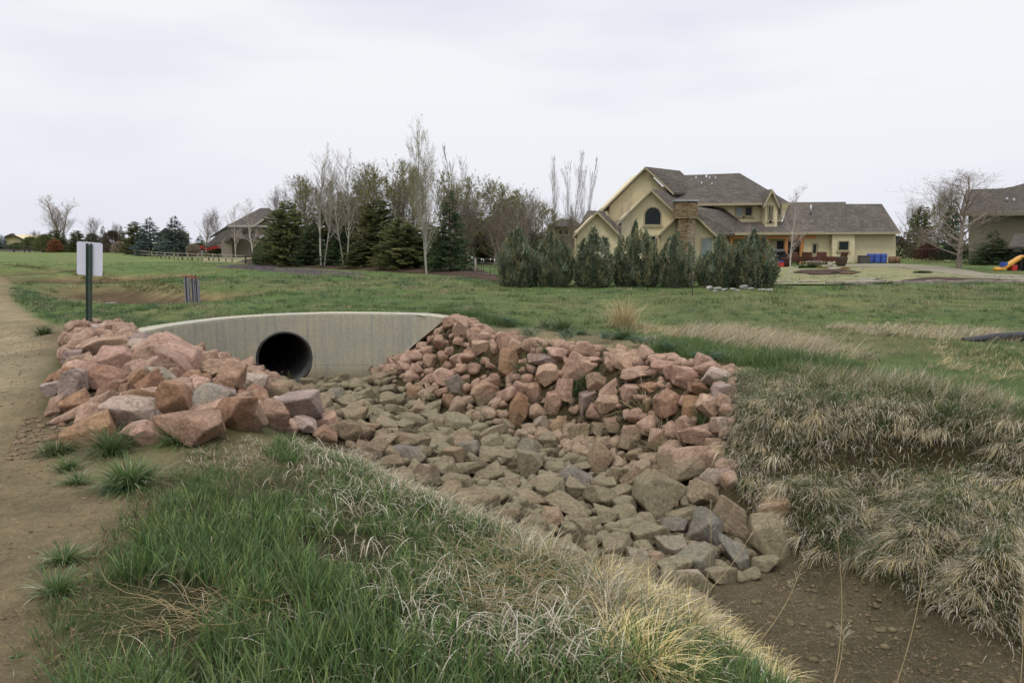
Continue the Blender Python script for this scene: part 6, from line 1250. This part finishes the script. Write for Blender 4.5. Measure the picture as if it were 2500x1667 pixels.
# ------------------------------------------------------------------ ditch gate
GYv = 21.8; b = at(470, 718, GYv); z0 = float(hz(b.x, GYv)); s = empty('ditch_gate', (b.x, GYv, z0)); tag(s, 'small irrigation gate of grey upright boards with rusty rods', 'ditch gate'); k = GYv/FPX
def gx_(px): return at(px, 718, GYv).x-b.x
def gz_(py): return at(470, py, GYv).z-z0
for x0, x1, yt in ((453,463,679),(469,477,681),(479,487,683)):
    MB().box(gx_(x0), gx_(x1), -.05, .05, -.2, gz_(yt)).build('board', M['greywood'], s); MB().box(gx_(x0)+(gx_(x1)-gx_(x0))*.35, gx_(x0)+(gx_(x1)-gx_(x0))*.55, -.07, -.051, -.1, gz_(yt-3)).build('slot', M['blackmetal'], s)
for x0, x1, y_, dy in ((446,480,674.5,.0),(468,492,678,-.12)): MB().tube((gx_(x0), dy, gz_(y_)), (gx_(x1), dy-.02, gz_(y_+.5)), .016).build('rod', M['rustrod'], s)
for px in (456.5, 471.5, 480): MB().tube((gx_(px), 0, gz_(684)), (gx_(px), 0, gz_(669)), .014).build('screw_stem', M['blackmetal'], s)
m = MB(); 
for i in range(12): m.tube((gx_(465+math.sin(i)*1.2), -.05, gz_(680+i*2)), (gx_(465+math.sin(i+1)*1.2), -.05, gz_(682+i*2)), .012, n=5)
m.build('chain', M['galv'], s)
c = ground(268, 741); o = MB().box(-.34, .36, -.1, .1, -.1, .035, .01).build('concrete_curb', M['trim_white']); o.location = c; o.rotation_euler = (0, R(-1), .35); tag(o, 'low pale concrete curb end in the grass near the ditch', 'curb')
# ------------------------------------------------------------------ fences
def rail_fence(label, posts, hgt, mats, rails=(.45,.9), pr=.07, rr=.045, tilt=.03):
    P = [onz(a, b_) if len(q) == 2 else Vector((q[0], q[1], 0)) for q in posts for a, b_ in [q[:2]]]; o = empty('rail_fence', P[0]); tag(o, label, 'fence'); rg = random.Random(len(posts))
    for i, p in enumerate(P): a = p-P[0]; MB().tube(a-Vector((0,0,.1)), a+Vector((rg.uniform(-tilt,tilt), rg.uniform(-tilt,tilt), hgt*rg.uniform(.94,1.06))), pr, pr*.9, 6).build('post', M[mats[i%len(mats)]], o)
    for h_ in rails:
        for i in range(len(P)-1): MB().tube(P[i]-P[0]+Vector((0,-.05,h_*hgt+rg.uniform(-.04,.04))), P[i+1]-P[0]+Vector((0,-.05,h_*hgt+rg.uniform(-.04,.04))), rr, rr, 6).build('rail', M[mats[-1]], o)
def at0(px, Y): p = at(px, 700, Y); return (p.x, Y, 0)
rail_fence('pale split rail fence curving back from the grove', [at0(602,55),at0(570,58),at0(555,59),at0(538,60.5),at0(525,62),at0(514,63),at0(498,63.5),at0(487,64),at0(473,65),at0(463,66),at0(450,67),at0(439,68),at0(429,69),at0(418,70.5),at0(409,71.5),at0(398,73),at0(388,75),at0(376,78),at0(359,82),at0(346,88),at0(330,96),at0(318,104),at0(304,114)], .66, ['darkwood','weathered','weathered','darkwood','weathered'], pr=.06, rr=.035)
rail_fence('dark rail fence along the far edge of the field', [at0(px, 118) for px in (-40,5,42,68,80,111,150,182,215,245,270,304)], 1.15, ['darkwood'], pr=.1, rr=.05)
rail_fence('grey rail fence in front of the red truck', [at0(px, 84) for px in (495,527,538,554,577,597,622,636)], .62, ['weathered'], rails=(.9,.4), rr=.04)
rail_fence('dark end panel of rail fence beside the grove', [at0(602.5,54.8),at0(645,54.6)], .62, ['darkwood'], rr=.05)
s = empty('wire_fence', at0(1185,33)); tag(s, 'wire fence on steel stakes with white caps beside the grove', 'fence'); O_ = Vector(at0(1185,33))
for px, Y, tp in ((1153,34,628),(1176,33.4,632),(1181,36,634),(1198,33,632),(1208,32.4,634),(1216,32,640),(1226,31.5,645)):
    a = Vector(at0(px, Y))-O_; zt = at(px, tp, Y).z; MB().tube(a, a+Vector((0,0,zt-.06)), .013, n=6).build('stake', M['darkwood'], s); MB().tube(a+Vector((0,0,zt-.07)), a+Vector((0,0,zt+.02)), .024, n=6).build('cap', M['cap'], s)
a = Vector(at0(1161.5,33.6))-O_; MB().tube(a, a+Vector((0,0,at(1161,632,33.6).z)), .045, .04, 7).build('post', M['weathered'], s)
for h_ in (.2,.45,.7,.88): MB().tube(Vector(at0(1153,34))-O_+Vector((0,0,h_)), Vector(at0(1228,31.5))-O_+Vector((0,0,h_)), .004, n=4).build('wire', M['galv'], s)
for px, pyb, tp, lab in ((1598,702,672,'thin grey stake between fourth and fifth junipers'),(1690,722,664,'dark stake in the grass before the juniper row')):
    p = ground(px, pyb); zt = at(px, tp, p.y).z-p.z; o = MB().tube((0,0,-.1), (0,0,zt-.05), .014, n=6).build('stake', M['darkwood']); o.location = p; tag(o, lab, 'stake'); MB().tube((0,0,zt-.05), (0,0,zt), .018, n=6).build('cap', M['weathered'], o)
# ------------------------------------------------------------------ red truck
def truck(px, Y, rz):
    o = empty('pickup_truck', at0(px, Y), rz); tag(o, 'red pickup truck parked beyond the rail fence by the grey house', 'pickup truck')
    m = MB(); m.prism([(-2.7,-.9,.5),(2.6,-.9,.5),(2.65,-.9,.95),(2.5,-.9,1.08),(1.1,-.9,1.15),(.95,-.9,1.18),(-2.7,-.9,1.15)], (0,1.8,0)).build('body', M['redpaint'], o, )
    m = MB(); m.prism([(-.95,-.8,1.16),(1.15,-.8,1.16),(.5,-.74,1.8),(-.7,-.74,1.82)], (0,1.54,0)).build('cab', M['redpaint'], o)
    MB().prism([(-.8,-.83,1.22),(.0,-.83,1.22),(.0,-.79,1.72),(-.68,-.79,1.72)], (0,.02,0)).build('window', M['glass_pale'], o); MB().prism([(.1,-.83,1.22),(.95,-.83,1.22),(.46,-.79,1.72),(.1,-.79,1.72)], (0,.02,0)).build('window', M['glass_pale'], o)
    MB().prism([(-.98,-.6,1.25),(-.98,.6,1.25),(-.76,.55,1.72),(-.76,-.55,1.72)], (-.02,0,0)).build('rear_window', M['glass_pale'], o); MB().box(2.6,2.75,-.85,.85,.5,.72).build('bumper', M['galv'], o); MB().box(-2.8,-2.7,-.85,.85,.5,.7).build('bumper', M['galv'], o)
    for x in (-1.7, 1.7):
        for y in (-.92, .72):
            w_ = MB().tube((x,y,.38), (x,y+.2,.38), .38, n=20).build('wheel', M['rubber'], o); MB().tube((x,y-.01,.38), (x,y+.21,.38), .2, n=14).build('rim', M['galv'], w_)
    for y in (-.8,.6): MB().box(2.62,2.68,y,y+.2,.78,.95).build('headlight', M['glass_pale'], o)
truck(533, 98, .35)
# ------------------------------------------------------------------ black drain hose on the right
c0v = [at(2350,842,11.6), at(2385,832,11.6), at(2430,825,11.65), at(2480,824,11.7), at(2540,828,11.8), at(2620,834,12.0)]; 
for v in c0v: v.z = float(hz(v.x, v.y))-.02+.1*math.sin(max(0, min(1, (v.x-c0v[0].x)/1.0))*1.57)
V = []; nn = 150
for i in range(nn):
    t = i/(nn-1)*(len(c0v)-1); j = min(int(t), len(c0v)-2); p = c0v[j].lerp(c0v[j+1], t-j); rr_ = .07*(1+.09*math.sin(i*1.6))
    for q in range(14): a = 2*math.pi*q/14; V.append((p.x-c0v[0].x, p.y+math.cos(a)*rr_-c0v[0].y, p.z+math.sin(a)*rr_-c0v[0].z))
I = np.arange(nn*14).reshape(nn, 14); J = np.roll(I, -1, 1); F = np.stack([I[:-1], J[:-1], J[1:], I[1:]], -1).reshape(-1, 4)
o = link('drain_hose', rawmesh('drain_hose', np.array(V), F, M['pipe'], None, True)); o.location = c0v[0]; tag(o, 'black corrugated drain hose lying in the grass at the right edge', 'hose')
# ------------------------------------------------------------------ pale stones by the hedge
for i, (px, py, w_, h_, lab) in enumerate([(1733,708,17,10,'bluish grey stone at the left end of the pale stone row'),(1752,708,22,7,'flat grey stone next to the bluish one'),(1770,710,16,6,'low grey stone left of the round white one'),(1790,709,16,6,'small grey stone touching the round white one'),(1815,706,20,10,'round white stone, brightest of the row'),(1834,708,14,6,'small white stone right of the round white one'),
 (1860,711,22,6,'flat white stone near the seventh juniper'),(1878,711,20,6,'last white stone at the right end of the row'),(1745,713,10,5,'tiny grey stone in front of the row'),(1803,712,9,5,'tiny pale stone below the round white one')]):
    p = ground(px, py); f = proj(*p)[2]; w2, h2 = w_*f/FPX, h_*f/FPX*1.3; V, F = rock_shape(700+i, (w2, w2*.8, h2), 3, 9); o = link('rock', rawmesh('rock', V, F, M['whitestone'], None, True)); o.location = p+Vector((0,0,h2*.3)); tag(o, lab, 'rock', 'pale stones in front of the juniper row')
# ------------------------------------------------------------------ patio and yard
PY = 50.0
def yard(name, label, cat, px, Y, group=None, rz=0): o = empty(name, at0(px, Y), rz); tag(o, label, cat, group); return o
def barrel(px, Y, label):
    o = yard('rain_barrel', label, 'barrel', px, Y, 'blue barrels against the garage wall'); MB().lathe([(.22,0),(.25,.05),(.26,.12),(.245,.3),(.26,.45),(.245,.6),(.26,.66),(.22,.7)]).build('body', M['bluebin'], o); MB().lathe([(.225,.701),(.23,.73),(.2,.745)]).build('lid', M['bluebin'], o)
for px, lab in ((2119,'blue barrel nearest the grey box'),(2136,'middle blue barrel against the garage wall'),(2152,'rightmost blue barrel at the garage wall')): barrel(px, 56.6, lab)
o = yard('storage_box', 'dark grey plastic storage box left of the blue barrels', 'storage box', 2104, 56.4); MB().box(-.36,.36,-.3,.3,0,.52,.03).build('body', M['greybin'], o); MB().box(-.38,.38,-.32,.32,.521,.6,.02).build('lid', M['greybin'], o)
for i, (px, lab) in enumerate(((2172,'tan woven planter right of the blue barrels'),(2186,'tan woven planter at the garage corner'))):
    o = yard('planter', lab, 'planter', px, 56.3, 'woven planters'); MB().lathe([(.18,0),(.25,.2),(.26,.42),(.24,.5)]).build('bowl', M['brickpatio'], o); MB().lathe([(.22,.501),(.2,.53)]).build('soil', M['mulch'], o)
def armchair(px, Y, rz, label):
    o = yard('patio_chair', label, 'patio chair', px, Y, 'brown patio chairs by the porch', rz); MB().box(-.35,.35,-.33,.33,.3,.42,.02).build('seat', M['wicker'], o); MB().prism([(-.35,.3,.42),(.35,.3,.42),(.33,.42,.95),(-.33,.42,.95)], (0,.06,0)).build('backrest', M['wicker'], o)
    for x in (-.4,.34): MB().box(x,x+.06,-.33,.33,.3,.62,.01).build('armrest', M['wicker'], o)
    for x in (-.35,.31):
        for y in (-.32,.28): MB().box(x,x+.04,y,y+.04,0,.299).build('leg', M['blackmetal'], o)
for a in ((1945,51,.4,'brown patio chair beside the right cedar post'),(1968,50.5,2.6,'brown patio chair left of the pale boulder'),(2000,51,-.5,'brown patio chair right behind the pale boulder'),(2022,51,.8,'brown patio chair in front of the door'),(2044,50.5,3.6,'brown patio chair nearest the big dark pot')): armchair(*a)
def pot(px, Y, s_, label, mat='pot'): o = yard('flower_pot', label, 'flower pot', px, Y, 'large patio pots'); MB().lathe([(.2*s_,0),(.3*s_,.25*s_),(.36*s_,.55*s_),(.38*s_,.6*s_)]).build('bowl', M[mat], o); MB().lathe([(.33*s_,.601*s_),(.3*s_,.63*s_)]).build('soil', M['mulch'], o)
pot(2050, 47, 1.1, 'big dark glazed pot right of the rockery'); pot(1918, 47.5, 1.0, 'brown pot at the foot of the cedar post', 'wicker')
o = yard('grill', 'black covered grill left of the cedar post', 'grill', 1896, 50); MB().box(-.55,.55,-.3,.3,.1,.85,.03).build('cabinet', M['blackmetal'], o); MB().lathe([(.5,.86),(.48,1.05),(.3,1.15)]).build('hood', M['blackmetal'], o); MB().box(-.9,-.56,-.25,.25,.8,.86).build('side_shelf', M['blackmetal'], o)
o = yard('cooler', 'red and blue cooler on the ground before the grill', 'cooler', 1900, 47); MB().box(-.25,.25,-.18,.18,0,.34,.02).build('body', M['redplastic'], o); MB().box(-.26,.26,-.19,.19,.341,.4,.02).build('lid', M['bluebin'], o)
o = yard('fire_pit', 'round stone fire pit table between the patio chairs', 'fire pit', 1985, 48); MB().lathe([(.45,0),(.45,.3),(.5,.32),(.5,.38)]).build('base', M['limestone'], o); MB().lathe([(.3,.381),(.28,.42)]).build('burner', M['blackmetal'], o)
rs_ = random.Random(8)
for i, (px, Y, w_, h_, lab) in enumerate([(2024,45,.38,.42,'pale upright boulder in the patio rockery'),(2005,44.5,.7,.18,'flat limestone slab left of the upright boulder'),(2030,43.5,.8,.12,'flat limestone slab in front of the upright boulder'),(2050,44,.6,.12,'flat limestone slab right of the upright boulder'),(1950,45,.7,.15,'limestone slab beside the slender aspen'),(1935,43.5,.5,.12,'low limestone slab left of the clipped yard shrub'),
 (2070,43,.4,.12,'small limestone piece at the rockery right end'),(2102,42.5,.25,.12,'small white stone at the mulch edge'),(2010,42.8,.9,.08,'lowest wide slab of the rockery')]):
    V, F = rock_shape(800+i, (w_, w_*.7, h_), 3, 18); o = link('rock', rawmesh('rock', V, F, M['limestone'], None, True)); p = Vector(at0(px, Y)); o.location = p+Vector((0,0,h_*.45)); tag(o, lab, 'rock', 'limestone pieces of the patio rockery')
for i, a in enumerate([(1980,43.5,652,34,[srgb(52,66,38), srgb(60,76,42)],'clipped dark green shrub in the patio rockery'),(2003,43,658,20,[srgb(150,142,80), srgb(120,120,70)],'yellow green mound right of the clipped shrub'),(2062,43,660,20,[srgb(170,148,96), srgb(150,130,84)],'small tan mound of grass in the rockery'),(2038,36.5,676,17,[srgb(44,56,38), srgb(52,66,44)],'small round dark shrub on the stone edging'),(2064,36.5,677,32,[srgb(166,142,98), srgb(150,128,86)],'tan dormant grass mound beside the dark round shrub'),(2250,37,669,42,[srgb(60,72,50), srgb(70,80,56)],'low green creeping shrub on the mulch'),(1958,43.5,655,18,[srgb(72,92,50)],'small green tuft shrub beside the slender aspen')]): 
    o = shrub(*a, seed=300+i, n=900, name='garden_shrub'); o['group'] = 'low shrubs of the patio garden'
def edging(name, label, pts, hgt, dep, seed):
    rg = random.Random(seed); P = [onz(a, b_) for a, b_ in pts]; m = MB(); c0_ = P[0]
    for a, b_ in zip(P[:-1], P[1:]):
        L_ = (b_-a).length; d = (b_-a).normalized(); t = 0
        while t < L_-.05:
            w_ = min(rg.uniform(.3,.75), L_-t); s_ = a+d*t-c0_; e_ = a+d*(t+w_-.03)-c0_; h_ = hgt*rg.uniform(.75,1.1); n_ = Vector((-d.y, d.x, 0))*dep*rg.uniform(.8,1.1)
            m.prism([s_+Vector((0,0,-.05)), e_+Vector((0,0,-.05)), e_+Vector((0,0,h_)), s_+Vector((0,0,h_*rg.uniform(.85,1.1)))], n_); t += w_
    o = m.build(name, M['limestone']); o.location = c0_; tag(o, label, 'edging'); return o
edging('stone_edging', 'low limestone edging between field and dormant lawn, left stretch', [(1888,695),(1960,694),(2005,693)], .12, .3, 1); edging('stone_edging', 'low limestone edging under the tan grass mound', [(2018,696),(2060,696.5),(2120,696),(2165,692)], .14, .35, 2); edging('stone_edging', 'long limestone edging along the mulch at the right', [(2185,694),(2280,693),(2400,692),(2520,693)], .13, .35, 3)
sheet('mulch_strip', [(2190,692),(2260,682),(2330,683),(2440,688),(2500,690),(2400,691.2),(2280,692)], M['mulch'], .1); sheet('rockery_bed', [(1935,668),(1960,662),(2060,660),(2105,668),(2080,673),(1990,674)], M['mulch'], .08)
# slide at the right edge
o = yard('playground_slide', 'yellow plastic slide with blue and red base at the right edge', 'slide', 2462, 41)
MB().prism([(-.6,-.15,.10),(-.45,-.15,.04),(.62,-.15,.76),(.74,-.15,.92),(.5,-.15,.82)], (0,.42,0)).build('chute', M['yellowplastic'], o); MB().lathe([(.2,.0),(.24,.1),(.16,.22)], (-.72,0,0)).build('runout', M['yellowplastic'], o)
MB().box(-.45,-.2,-.1,.3,0.2,.5,.03).build('side_block', M['bluebin'], o); MB().box(.0,.3,-.2,.3,0,.34,.03).build('base_block', M['redplastic'], o); MB().box(.5,.56,-.15,.2,0,.8).build('leg', M['blackmetal'], o); MB().box(.7,.76,-.15,.2,0,.95).build('leg', M['blackmetal'], o)
# small scraps near the pipe
c = ground(708, 948); r = np.random.RandomState(3); n = 160; a = r.uniform(0,6.28,n); q = r.rand(n)**.5*.09; Vq, Fq = leafquads(np.column_stack([np.cos(a)*q, np.sin(a)*q, .05+r.rand(n)*.06]), r.randn(n,3)+[0,0,.5], .04, .02, r)
o = link('purple_flower', rawmesh('purple_flower', Vq, Fq, M['leaf'], np.repeat(pick(np.array([srgb(84,52,84), srgb(60,44,64)]), n, r), 4, 0))); o.location = c; tag(o, 'small purple flower clump on the silt below the pipe', 'flower')
